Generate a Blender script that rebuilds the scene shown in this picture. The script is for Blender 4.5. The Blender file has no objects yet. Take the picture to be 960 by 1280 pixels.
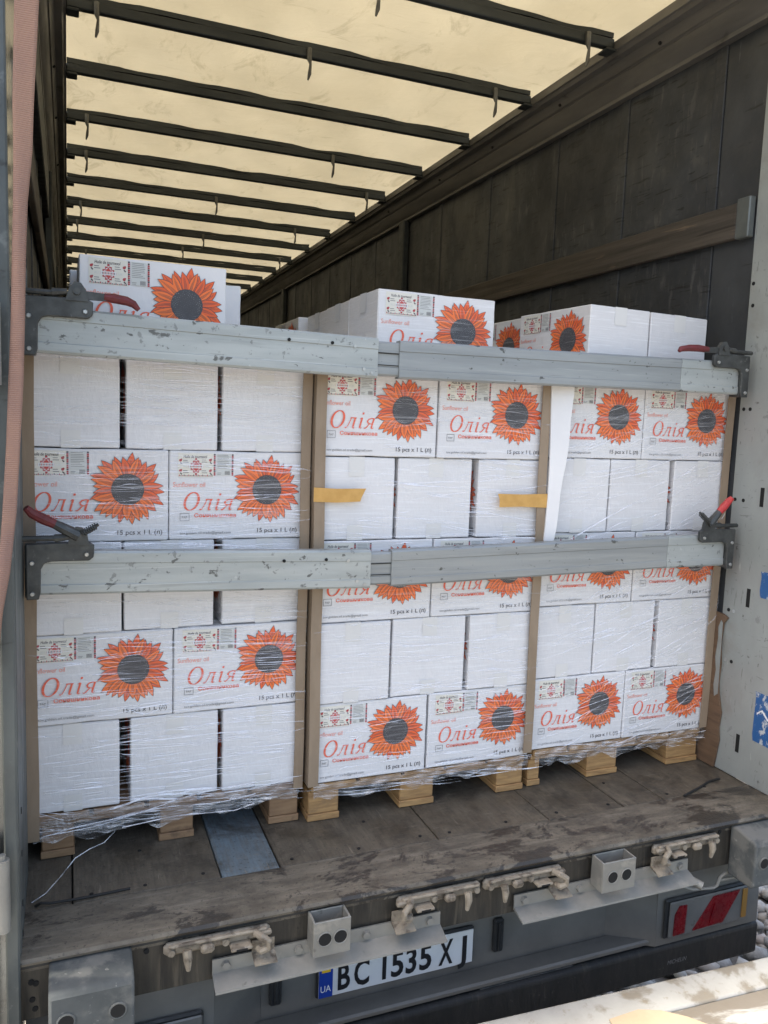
import bpy, bmesh, math, random
import numpy as np
from mathutils import Vector, Matrix
random.seed(7); np.random.seed(7)
R = math.radians
S = bpy.context.scene
C = S.collection

# ------------------------------------------------------------------ camera
cd = bpy.data.cameras.new('camera'); cam = bpy.data.objects.new('camera', cd); C.objects.link(cam)
yaw, pitch, roll = .3809, -.1116, .0365
fw = Vector((math.sin(yaw)*math.cos(pitch), math.cos(yaw)*math.cos(pitch), math.sin(pitch)))
rt = Vector((math.cos(yaw), -math.sin(yaw), 0)); up = rt.cross(fw)
r2 = rt*math.cos(roll) + up*math.sin(roll); u2 = -rt*math.sin(roll) + up*math.cos(roll)
m = Matrix((r2, u2, -fw)).transposed().to_4x4(); m.translation = (.1097, -1.9244, 1.2998)
cam.matrix_world = m
cd.sensor_fit = 'VERTICAL'; cd.sensor_height = 36; cd.lens = 992.28*36/1280
cd.clip_start = .02; cd.clip_end = 1200
S.camera = cam

# ------------------------------------------------------------------ sky, sun, exposure
SUN_EL, SUN_AZ = 65, -80          # azimuth from +Y towards +X, degrees: front left of the trailer
w = bpy.data.worlds.new('World'); S.world = w; w.use_nodes = True
nt = w.node_tree
sk = nt.nodes.new('ShaderNodeTexSky'); sk.sky_type = 'NISHITA'; sk.sun_disc = False
sk.sun_elevation = R(SUN_EL); sk.sun_rotation = R(SUN_AZ)
sk.air_density = 1.0; sk.dust_density = 4.0; sk.ozone_density = .6
bg = nt.nodes['Background']; bg.inputs['Strength'].default_value = .15
nt.links.new(sk.outputs['Color'], bg.inputs['Color'])
sd = bpy.data.lights.new('sun', 'SUN'); sd.energy = 3.2; sd.angle = R(4); sd.color = (1, .95, .87)
sun = bpy.data.objects.new('sun', sd); C.objects.link(sun)
sv = Vector((math.sin(R(SUN_AZ))*math.cos(R(SUN_EL)), math.cos(R(SUN_AZ))*math.cos(R(SUN_EL)), math.sin(R(SUN_EL))))
sun.rotation_euler = sv.to_track_quat('Z', 'Y').to_euler(); sun.location = sv*30
S.view_settings.view_transform = 'Standard'; S.view_settings.look = 'None'
S.view_settings.exposure = 1.62; S.view_settings.gamma = 1
S.view_settings.use_white_balance = True; S.view_settings.white_balance_temperature = 6850; S.view_settings.white_balance_tint = 8
S.cycles.transparent_max_bounces = 6; S.cycles.max_bounces = 6; S.cycles.diffuse_bounces = 4

# ------------------------------------------------------------------ node materials
class N:
    def __init__(s, name):
        s.m = bpy.data.materials.new(name); s.m.use_nodes = True; s.t = s.m.node_tree
        s.t.nodes.clear(); s.out = s.t.nodes.new('ShaderNodeOutputMaterial')
    def n(s, ty, **kw):
        x = s.t.nodes.new(ty)
        for k, v in kw.items(): setattr(x, k, v)
        return x
    def l(s, a, b): s.t.links.new(a, b)
    def coord(s, scale=(1, 1, 1), rot=(0, 0, 0), kind='Object'):
        tc = s.n('ShaderNodeNewGeometry'); mp = s.n('ShaderNodeMapping'); kind = 'Position'
        mp.inputs['Scale'].default_value = scale; mp.inputs['Rotation'].default_value = rot
        s.l(tc.outputs[kind], mp.inputs['Vector']); return mp.outputs['Vector']
    def noise(s, scale=(1, 1, 1), sc=5, det=6, rough=.6, dist=0, rot=(0, 0, 0)):
        x = s.n('ShaderNodeTexNoise'); x.inputs['Scale'].default_value = sc; x.inputs['Detail'].default_value = det
        x.inputs['Roughness'].default_value = rough; x.inputs['Distortion'].default_value = dist
        s.l(s.coord(scale, rot), x.inputs['Vector']); return x.outputs['Fac']
    def step(s, f, lo, hi, a=0, b=1):
        r = s.n('ShaderNodeMapRange'); r.inputs['From Min'].default_value = lo; r.inputs['From Max'].default_value = hi
        r.inputs['To Min'].default_value = a; r.inputs['To Max'].default_value = b
        r.interpolation_type = 'SMOOTHSTEP' ; s.l(f, r.inputs['Value']); return r.outputs['Result']
    def mix(s, f, a, b, blend='MIX'):
        x = s.n('ShaderNodeMix', data_type='RGBA'); x.blend_type = blend
        for sock, v in ((x.inputs['Factor'], f), (x.inputs['A'], a), (x.inputs['B'], b)):
            if isinstance(v, (int, float)): sock.default_value = v
            elif isinstance(v, tuple): sock.default_value = (*v, 1)
            else: s.l(v, sock)
        return x.outputs['Result']
    def math(s, op, a, b):
        x = s.n('ShaderNodeMath', operation=op)
        for i, v in enumerate((a, b)):
            if isinstance(v, (int, float)): x.inputs[i].default_value = v
            else: s.l(v, x.inputs[i])
        return x.outputs[0]
    def bsdf(s, col, rough=.6, metal=0, bump=None, bstr=.2, bdist=.01, **kw):
        p = s.n('ShaderNodeBsdfPrincipled')
        for k, v in (('Base Color', col), ('Roughness', rough), ('Metallic', metal)):
            if isinstance(v, tuple): p.inputs[k].default_value = (*v, 1)
            elif isinstance(v, (int, float)): p.inputs[k].default_value = v
            else: s.l(v, p.inputs[k])
        for k, v in kw.items(): p.inputs[k.replace('_', ' ')].default_value = v
        if bump is not None:
            b = s.n('ShaderNodeBump'); b.inputs['Strength'].default_value = bstr; b.inputs['Distance'].default_value = bdist
            s.l(bump, b.inputs['Height']); s.l(b.outputs[0], p.inputs['Normal'])
        s.l(p.outputs[0], s.out.inputs['Surface']); s.p = p
        return s.m

def worn(name, c1, c2, sc=6, stretch=(1, 1, 1), rough=(.4, .7), metal=0., spots=(), bsc=40, bstr=.15, **kw):
    """two-tone weathered surface; spots = (stretch, scale, lo, hi, colour, strength)"""
    k = N(name)
    f = k.noise(stretch, sc, 7, .62)
    col = k.mix(k.step(f, .3, .7), c1, c2)
    for st, s2, lo, hi, cc, amt in spots:
        g = k.step(k.noise(st, s2, 6, .6, .3), lo, hi, 0, amt)
        col = k.mix(g, col, cc)
    rg = k.step(k.noise(stretch, sc*2.3, 5, .6), .3, .7, *rough)
    return k.bsdf(col, rg, metal, k.noise((1, 1, 1), bsc, 4, .6), bstr, .004, **kw)

def plain(name, col, rough=.5, metal=0, **kw): return N(name).bsdf(col, rough, metal, **kw)

M = {}
def film_haze(k, col, amt):
    """whitened creases and sheen of the cling film, painted into carton and print colour"""
    f1 = k.step(k.noise((1.6, 1.6, 46), 3.4, 6, .62, .25), .52, .72, 0, amt)
    f2 = k.step(k.noise((1.5, 1.5, 60), 4.0, 4, .6, .3, (0, R(12), 0)), .60, .72, 0, amt)
    return k.mix(k.math('MAXIMUM', f1, f2), col, (.86, .87, .89))
def carton(name, coat):
    k = N(name)
    oi = k.n('ShaderNodeObjectInfo')
    col = k.mix(k.step(k.noise((1, 1, 1), 4, 5, .6), .3, .75), (.80, .795, .80), (.74, .74, .75))
    col = k.mix(k.step(k.noise((1, 1, 1), 60, 3, .6), .62, .8, 0, .25), col, (.62, .61, .60))
    col = k.mix(k.math('MULTIPLY', oi.outputs['Random'], .22), col, (.66, .65, .66))
    if coat: col = film_haze(k, k.mix(.16, col, (.5, .5, .52)), .75)
    b = k.noise((2, 2, 1), 9, 4, .6)
    m_ = k.bsdf(col, .62, 0, b, .25, .01)
    if coat:
        k.p.inputs['Coat Weight'].default_value = .75; k.p.inputs['Coat Roughness'].default_value = .18
        bb = k.n('ShaderNodeBump'); bb.inputs['Strength'].default_value = .8; bb.inputs['Distance'].default_value = .012
        k.l(k.noise((2.2, 2.2, 42), 3.2, 5, .65, .4), bb.inputs['Height']); k.l(bb.outputs[0], k.p.inputs['Coat Normal'])
    return m_
M['carton'] = carton('carton_white', False); M['carton_wrapped'] = carton('carton_white_under_film', True)
def inkmat(name, c, haze):
    k = N(name); oi = k.n('ShaderNodeObjectInfo')
    col = k.mix(k.math('MULTIPLY', oi.outputs['Random'], .3), c, tuple(q*.82+.03 for q in c))
    col = k.mix(k.step(k.noise((1, 1, 1), 45, 4, .6), .5, .75, 0, .3), col, tuple(min(1, q*1.12+.03) for q in c))
    if haze: col = film_haze(k, k.mix(.02, col, (.6, .6, .62)), .30)
    return k.bsdf(col, .55, 0, Coat_Weight=.15, Coat_Roughness=.22)
for nm, c in (('petal', (.93, .185, .032)), ('petal2', (.83, .12, .024)), ('ink', (.05, .04, .045)), ('seed', (.05, .05, .057)), ('seeddot', (.30, .30, .31)), ('redink', (.82, .125, .06)),
        ('paleink', (.85, .28, .20)), ('maroon', (.42, .035, .045)), ('greyink', (.17, .165, .17)), ('lgrey', (.60, .62, .60)), ('cream', (.74, .72, .64)), ('petalred', (.55, .07, .06)), ('whiteprint', (.78, .78, .78))):
    M[nm] = inkmat('print_'+nm, c, False); M[nm+'_w'] = inkmat('print_'+nm+'_under_film', c, True)
M['tape'] = N('clear_tape').bsdf((.70, .695, .68), .4, 0)
M['browntape'] = worn('tan_tape', (.62, .36, .11), (.54, .30, .08), 30, rough=(.3, .45), bstr=.1)
M['kraft'] = worn('kraft_cardboard', (.31, .235, .165), (.25, .185, .125), 14, (1, 1, .3), (.6, .8), 0, [((1, 1, .1), 30, .6, .75, (.4, .3, .2), .4)])
M['foam'] = worn('white_foam_sheet', (.82, .82, .82), (.76, .76, .77), 5, rough=(.6, .8))
M['alu'] = worn('bar_aluminium', (0.432, 0.46, 0.451), (0.35, 0.377, 0.373), 5, (.6, 1, 5), (.38, .58), .35,
    [((1, 1, 1.6), 19, .63, .67, (0.0644, 0.0644, 0.0589), .8), ((.25, 1, 6), 9, .6, .7, (0.258, 0.276, 0.271), .5), ((.15, 1, 14), 12, .62, .66, (0.607, 0.626, 0.616), .5), ((1, 1, 1), 40, .60, .66, (0.147, 0.152, 0.147), .6), ((.4, 1, 9), 14, .68, .74, (0.11, 0.11, 0.106), .6), ((1, 1, .8), 30, .66, .72, (0.57, 0.589, 0.57), .5)], 60, .12)  # long pale streaks are painted lengthwise highlights; dark spots are scuffs
M['alu2'] = worn('bar_aluminium_dull', (0.331, 0.35, 0.354), (0.267, 0.285, 0.29), 5, (.5, 1, 7), (.38, .55), .45,
    [((1, 1, 1.6), 21, .635, .67, (0.0552, 0.0552, 0.0506), .8), ((.15, 1, 14), 12, .62, .66, (0.478, 0.497, 0.497), .45), ((.3, 1, 12), 12, .64, .74, (0.156, 0.161, 0.166), .6)], 60, .1)  # pale streaks paint highlights along the bar here too
M['bracket'] = worn('blackened_bracket_steel', (.055, .058, .058), (.095, .10, .098), 22, rough=(.4, .6), metal=.5, spots=[((1, 1, 1), 60, .62, .7, (.25, .25, .24), .4)])
M['zinc'] = worn('zinc_screw', (.55, .56, .55), (.4, .41, .4), 40, rough=(.3, .5), metal=.8)
M['redgrip'] = worn('red_rubber_grip', (.16, .022, .026), (.11, .018, .02), 40, rough=(.45, .7), spots=[((1, 1, 1), 50, .6, .75, (.07, .05, .045), .5)])
M['redgrip2'] = worn('bright_red_rubber_grip', (.50, .04, .04), (.40, .03, .03), 40, rough=(.4, .6))
M['pine'] = worn('pallet_pine', (.50, .30, .125), (.31, .175, .075), 9, (1, 1, 8), (.6, .8), 0, [((1, 1, 1), 9, .54, .68, (.25, .16, .085), .65), ((3, 3, 20), 6, .6, .68, (.2, .12, .06), .5)])
M['pine_old'] = worn('pallet_reddish_wood', (.33, .205, .11), (.23, .135, .072), 9, (1, 1, 6), (.6, .8), 0, [((1, 1, 1), 12, .6, .72, (.08, .05, .035), .6)])
M['lining'] = worn('lining_brown_plywood', (.17, .105, .062), (.11, .068, .042), 7, (1, 1, 6), (.6, .8))
M['wall'] = worn('wall_plywood_dark', (0.0589, 0.0639, 0.0694), (0.031, 0.0341, 0.0384), 2.2, (1, 1.2, 1), (.5, .75), 0,
    [((1, 1.5, 14), 3, .60, .72, (0.0062, 0.0062, 0.0062), .85), ((1, 6, 1.5), 4, .56, .70, (0.118, 0.118, 0.115), .6), ((1, 1, 1), 9, .58, .72, (0.0992, 0.0992, 0.093), .5), ((1, 12, 2), 8, .60, .68, (0.136, 0.136, 0.13), .25), ((1, 2, 16), 4, .58, .66, (0.00744, 0.00744, 0.00744), .75), ((1, 3, .8), 1.1, .48, .62, (0.105, 0.102, 0.093), .4), ((1, 1, 1), 1.3, .5, .65, (0.0248, 0.026, 0.0285), .6)], 30, .25)
M['wall2'] = worn('wall_panel_bluish_dark', (0.0496, 0.0539, 0.0589), (0.031, 0.0341, 0.0384), 3, (1, 1.2, 1), (.42, .65), 0,
    [((1, 10, 1.3), 6, .64, .7, (0.0992, 0.105, 0.112), .55), ((1, 1.5, 10), 3, .62, .72, (0.0093, 0.0093, 0.0093), .7)], 30, .25)
M['slat'] = worn('slat_weathered_wood', (.085, .07, .056), (.042, .035, .028), 4, (1, .35, 9), (.6, .85), 0, [((1, .3, 14), 5, .58, .68, (.02, .014, .01), .8), ((1, .5, 5), 6, .62, .72, (.24, .17, .11), .5)], 40, .4)
M['rail'] = worn('rail_oxidised_aluminium', (0.17, 0.163, 0.15), (0.105, 0.102, 0.0972), 3, (1, .5, 3), (.4, .62), .2, [((1, .6, 2), 8, .6, .72, (0.0306, 0.0272, 0.0238), .6), ((1, .15, 8), 6, .66, .74, (0.184, 0.163, 0.136), .5)], 40, .12)
M['bow'] = worn('roof_bow_dark_steel', (.045, .052, .053), (.028, .033, .034), 8, (.4, 1, 1), (.45, .65), .3)
M['hook'] = worn('hook_grey_steel', (.16, .16, .145), (.1, .1, .095), 30, rough=(.4, .6), metal=.5)
M['post'] = worn('post_grey_paint', (0.34, 0.361, 0.344), (0.272, 0.289, 0.276), 3, (1, 1, .6), (.4, .62), .1,
    [((1, 3, 3), 5, .63, .70, (0.17, 0.178, 0.17), .55), ((1, 1, 1), 22, .66, .70, (0.085, 0.085, 0.0808), .7), ((1, 6, 1), 9, .66, .72, (0.51, 0.527, 0.51), .6), ((1, 1, 1), 3, .52, .68, (0.23, 0.217, 0.187), .7), ((1, 14, 2), 7, .64, .69, (0.119, 0.119, 0.111), .6), ((1, 2, 14), 7, .66, .70, (0.119, 0.119, 0.111), .5)], 40, .12)
M['postshine'] = worn('post_polished_steel', (.30, .315, .315), (.24, .25, .25), 3, (1, 1, .4), (.17, .28), .85, [((1, 1, 1), 14, .62, .7, (.12, .12, .12), .5)], 8, .02)
M['postdark'] = worn('post_grimy_steel', (.15, .165, .16), (.085, .095, .095), 5, (1, 1, .5), (.4, .6), .4, [((1, 1, 1), 16, .6, .7, (.27, .28, .27), .5), ((1, 1, 2), 10, .62, .72, (.04, .038, .035), .7)])
def plankmat(name, c1, c2, c3):
    k = N(name)
    col = k.mix(k.step(k.noise((1, .25, 1), 22, 8, .7), .3, .7), c1, c2)
    col = k.mix(k.step(k.noise((9, .8, 1), 12, 7, .7), .42, .66, 0, .55), col, c3)
    col = k.mix(k.step(k.noise((1, 1, 1), 5, 9, .75, .4), .46, .66, 0, .8), col, (0.0375, 0.0315, 0.024))
    col = k.mix(k.step(k.noise((1, 7, 1), 9, 7, .7, .2), .58, .68, 0, .5), col, (0.203, 0.176, 0.135))
    col = k.mix(k.step(k.noise((1, 1, 1), 70, 4, .7), .58, .68, 0, .6), col, (0.0263, 0.0225, 0.018))
    col = k.mix(k.step(k.noise((14, 1.2, 1), 5, 4, .6), .66, .69, 0, .6), col, (0.225, 0.195, 0.15))
    rg = k.step(k.noise((1, 1, 1), 9, 6, .6), .3, .7, .45, .85)
    h_ = k.math('ADD', k.noise((7, .5, 1), 25, 5, .7), k.noise((1, 1, 1), 60, 4, .7))
    return k.bsdf(col, rg, 0, h_, .5, .004)
M['plank'] = plankmat('floor_plywood_grimy', (0.136, 0.114, 0.083), (0.0816, 0.068, 0.0503), (0.0612, 0.0496, 0.036))
M['plankblue'] = plankmat('floor_patch_blue_paint', (.15, .205, .24), (.115, .145, .165), (.12, .105, .085))
def sillmat():
    k = N('sill_worn_steel')
    col = k.mix(k.step(k.noise((.5, 1.6, 1), 14, 9, .72), .3, .7), (0.177, 0.153, 0.117), (0.0884, 0.0762, 0.0598))
    col = k.mix(k.step(k.noise((.35, 3.5, 1), 9, 8, .74, .3), .5, .68, 0, .65), col, (0.245, 0.221, 0.18))
    col = k.mix(k.step(k.noise((1, 1, 1), 3, 9, .72, .3), .46, .62, 0, .6), col, (0.0578, 0.049, 0.0381))
    wet = k.step(k.noise((.9, 1.7, 1), 4.3, 10, .74, .5), .525, .555)
    col = k.mix(k.math('MULTIPLY', wet, .8), col, (0.0231, 0.019, 0.0156))
    col = k.mix(k.step(k.noise((1, 1, 1), 90, 4, .7), .58, .66, 0, .55), col, (0.0272, 0.0231, 0.019))
    col = k.mix(k.step(k.noise((.3, 9, 1), 16, 5, .7), .66, .69, 0, .5), col, (0.306, 0.279, 0.231))
    rg = k.step(wet, 0, 1, .6, .32)
    return k.bsdf(col, rg, .15, k.math('ADD', k.noise((1, 1, 1), 22, 6, .7), k.noise((1, 1, 1), 90, 4, .7)), .45, .004)
M['sill'] = sillmat()
M['beam'] = worn('rear_beam_grimy', (0.0638, 0.0555, 0.0428), (0.0263, 0.024, 0.0203), 12, (1.8, 1, .25), (.5, .75), .2,
    [((5, 1, .4), 9, .56, .68, (0.12, 0.101, 0.075), .55), ((1, 1, 1), 18, .64, .72, (0.015, 0.0135, 0.012), .7)], 40, .3)
M['rubber'] = worn('rubber_buffer_dusty', (.085, .092, .092), (.055, .062, .063), 7, rough=(.8, .95), spots=[((1, 1, 1), 9, .47, .62, (.19, .185, .168), .55), ((1, 1, 1), 50, .64, .72, (.34, .33, .30), .5)], bsc=60, bstr=.3)
M['hole'] = plain('dark_hole', (.008, .008, .008), .9)
M['galv'] = worn('galvanised_plate_dusty', (0.281, 0.276, 0.251), (0.221, 0.217, 0.2), 9, rough=(.45, .65), metal=.35, spots=[((1, 1, 1), 14, .58, .7, (0.357, 0.34, 0.297), .6), ((1, 1, 1), 22, .65, .72, (0.111, 0.106, 0.0935), .6)])
M['lock'] = worn('lock_dusty_cast_steel', (0.306, 0.264, 0.204), (0.2, 0.17, 0.132), 26, rough=(.6, .8), metal=.15, spots=[((1, 1, 1), 45, .58, .68, (0.374, 0.332, 0.272), .6), ((1, 1, 1), 26, .52, .64, (0.0723, 0.0553, 0.0408), .7)], bsc=70, bstr=.3)  # dark blotches stand in for crevice shade, pale ones are dust
M['greyplastic'] = worn('light_panel_grey_plastic', (.165, .158, .142), (.125, .12, .108), 5, rough=(.4, .6), spots=[((1, 1, 3), 8, .56, .72, (0.136, 0.132, 0.12), .5)])
M['blackplastic'] = worn('black_plastic', (.02, .021, .022), (.03, .03, .03), 12, rough=(.4, .65), spots=[((3, 1, 1), 14, .62, .72, (.10, .095, .085), .4)])
M['barblack'] = worn('underrun_bar_black', (.018, .02, .021), (.028, .028, .028), 9, (3, 1, .6), (.5, .75), .1, [((5, 1, .8), 9, .62, .72, (.075, .07, .06), .6), ((1, 1, 1), 60, .66, .72, (.14, .135, .12), .5)])
M['redlens'] = worn('red_lens', (.20, .005, .010), (.13, .004, .008), 20, rough=(.18, .4), Coat_Weight=.4)
M['smokelens'] = worn('grey_smoked_lens', (.16, .155, .145), (.12, .118, .11), 9, rough=(.25, .5), Coat_Weight=.3)
M['amber'] = plain('amber_lens', (.30, .155, .035), .4)
M['platewhite'] = worn('plate_white', (.74, .75, .75), (.68, .68, .67), 9, rough=(.35, .5), bstr=.03)
M['plateblue'] = plain('plate_blue', (.012, .05, .32), .4)
M['flagblue'] = plain('plate_flag_blue', (.05, .30, .62), .4)
M['flagyellow'] = plain('plate_flag_yellow', (.80, .50, .03), .4)
M['blackink'] = plain('black_ink', (.015, .015, .017), .5)
M['fadedink'] = plain('faded_white_ink', (.20, .205, .21), .6)
M['whiteink'] = plain('white_ink', (.78, .79, .80), .5)
def stickermat():
    k = N('sticker_blue_scratched')
    col = k.mix(k.step(k.noise((1, 1.6, 1), 22, 8, .75, .3), .535, .57), (.02, .10, .28), (.48, .51, .52))
    return k.bsdf(col, .45)
M['sticker'] = stickermat()
M['strap'] = None
def strapmat():
    k = N('strap_faded_webbing')
    tc = k.coord((1, 1, 1)); wv = k.n('ShaderNodeTexWave', bands_direction='Z'); wv.inputs['Scale'].default_value = 75
    k.l(tc, wv.inputs['Vector'])
    col = k.mix(k.step(k.noise((1, 1, .7), 5, 5, .6), .35, .68), (.33, .205, .15), (.25, .16, .135))
    col = k.mix(k.math('MULTIPLY', wv.outputs['Fac'], .35), col, (.27, .125, .09))
    col = k.mix(k.step(k.noise((1, 1, 1), 11, 5, .6), .58, .72, 0, .55), col, (.20, .12, .095))
    return k.bsdf(col, .85, 0, wv.outputs['Fac'], .5, .002)
M['strap'] = strapmat()
M['blackcord'] = plain('black_cord', (.015, .014, .013), .7)
def filmmat():
    k = N('stretch_film_fold')
    tr = k.n('ShaderNodeBsdfTransparent'); tr.inputs[0].default_value = (.97, .97, .98, 1)
    df = k.n('ShaderNodeBsdfDiffuse'); df.inputs[0].default_value = (.94, .94, .95, 1)
    gl = k.n('ShaderNodeBsdfGlossy'); gl.inputs['Roughness'].default_value = .25; gl.inputs[0].default_value = (.95, .95, .97, 1)
    a = k.n('ShaderNodeMixShader'); a.inputs[0].default_value = .35; k.l(df.outputs[0], a.inputs[1]); k.l(gl.outputs[0], a.inputs[2])
    b = k.n('ShaderNodeMixShader'); k.l(k.step(k.noise((3, 3, 3), 6, 3, .6), .3, .75, .06, .72), b.inputs[0])
    k.l(tr.outputs[0], b.inputs[1]); k.l(a.outputs[0], b.inputs[2]); k.l(b.outputs[0], k.out.inputs['Surface'])
    return k.m
M['film'] = filmmat()
def skirtmat():
    k = N('stretch_film_skirt')
    tr = k.n('ShaderNodeBsdfTransparent'); tr.inputs[0].default_value = (.95, .95, .96, 1)
    gl = k.n('ShaderNodeBsdfGlossy'); gl.inputs['Roughness'].default_value = .16
    bb = k.n('ShaderNodeBump'); bb.inputs['Strength'].default_value = 1; bb.inputs['Distance'].default_value = .01
    k.l(k.noise((2, 2, 20), 5, 5, .6, .6), bb.inputs['Height']); k.l(bb.outputs[0], gl.inputs['Normal'])
    df = k.n('ShaderNodeBsdfDiffuse'); df.inputs[0].default_value = (.85, .86, .88, 1)
    a = k.n('ShaderNodeMixShader'); a.inputs[0].default_value = .55; k.l(df.outputs[0], a.inputs[1]); k.l(gl.outputs[0], a.inputs[2])
    b = k.n('ShaderNodeMixShader'); k.l(k.step(k.noise((1.5, 1.5, 26), 5, 5, .65, .8), .40, .75, .05, .75), b.inputs[0])
    k.l(tr.outputs[0], b.inputs[1]); k.l(a.outputs[0], b.inputs[2]); k.l(b.outputs[0], k.out.inputs['Surface'])
    return k.m
M['skirt'] = skirtmat()
def tarpmat():
    k = N('roof_tarp_cream')
    col = k.mix(k.step(k.noise((1, .6, 1), 1.6, 7, .65, .4), .3, .7), (.60, .525, .36), (.52, .45, .30))
    col = k.mix(k.step(k.noise((1.2, .5, 1), 5, 7, .7, .8), .54, .70, 0, .55), col, (.34, .29, .18))
    col = k.mix(k.step(k.noise((.5, 6, 1), 3, 6, .7, 1.2), .60, .70, 0, .35), col, (.30, .25, .16))
    t = k.n('ShaderNodeBsdfTranslucent'); d = k.n('ShaderNodeBsdfDiffuse'); k.l(col, t.inputs[0]); k.l(col, d.inputs[0])
    b = k.n('ShaderNodeBump'); b.inputs['Strength'].default_value = .7; b.inputs['Distance'].default_value = .03
    k.l(k.noise((1, 2.5, 1), 3.5, 6, .62, 1.0), b.inputs['Height']); k.l(b.outputs[0], t.inputs['Normal'])
    mx = k.n('ShaderNodeMixShader'); mx.inputs[0].default_value = .215
    k.l(d.outputs[0], mx.inputs[1]); k.l(t.outputs[0], mx.inputs[2]); k.l(mx.outputs[0], k.out.inputs['Surface'])
    return k.m
M['tarp'] = tarpmat()
M['outer'] = worn('outer_tarp_blue', (.05, .09, .2), (.04, .07, .16), 2)
M['outerroof'] = M['outer']
def pebblemat():
    k = N('river_pebbles')
    g = k.n('ShaderNodeNewGeometry'); cr = k.n('ShaderNodeValToRGB')
    els = cr.color_ramp.elements; els[0].color = (.16, .155, .15, 1); els[1].position = 1; els[1].color = (.50, .48, .44, 1)
    for p_, c_ in ((.2, (.26, .25, .235)), (.4, (.36, .32, .26)), (.55, (.22, .215, .215)), (.7, (.42, .40, .36)), (.82, (.34, .27, .22))):
        e = els.new(p_); e.color = (*c_, 1)
    k.l(g.outputs['Random Per Island'], cr.inputs[0])
    col = k.mix(k.step(k.noise((1, 1, 1), 40, 4, .6), .35, .7, 0, .35), cr.outputs[0], (.55, .53, .49))
    return k.bsdf(col, .75, 0, k.noise((1, 1, 1), 60, 3, .6), .2, .003)
M['pebble'] = pebblemat()
M['ground'] = worn('gravel_ground', (.20, .185, .16), (.13, .12, .105), 25, rough=(.8, .95), spots=[((1, 1, 1), 60, .55, .7, (.33, .31, .28), .6)], bsc=30, bstr=.8)
def rampmat():
    k = N('platform_stained_white_paint')
    col = k.mix(k.step(k.noise((1, 1, 1), 6, 6, .65), .3, .7), (0.322, 0.319, 0.301), (0.266, 0.259, 0.238))
    st = k.step(k.noise((.8, 2.2, 1), 2.4, 7, .66, .7), .44, .51)
    col = k.mix(k.math('MULTIPLY', st, .8), col, (0.098, 0.0756, 0.0525))
    col = k.mix(k.step(k.noise((1, 2, 1), 8, 6, .7, .8), .6, .68, 0, .7), col, (0.154, 0.122, 0.091))
    col = k.mix(k.step(k.noise((8, 1, 1), 9, 4, .6), .68, .72, 0, .5), col, (0.315, 0.252, 0.154))
    return k.bsdf(col, .5, 0, k.noise((1, 1, 1), 25, 5, .6), .3, .004)
M['ramp'] = rampmat()
M['ramplip'] = worn('platform_lip_white', (0.31, 0.307, 0.291), (0.26, 0.254, 0.239), 7, rough=(.4, .6), spots=[((1, 1, 1), 5, .5, .58, (0.136, 0.112, 0.0806), .75), ((1, 1, 1), 30, .6, .68, (0.186, 0.155, 0.112), .6)])
M['scrap'] = worn('cardboard_scrap_pale', (0.331, 0.263, 0.184), (0.295, 0.23, 0.155), 9, rough=(.6, .8))

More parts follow.
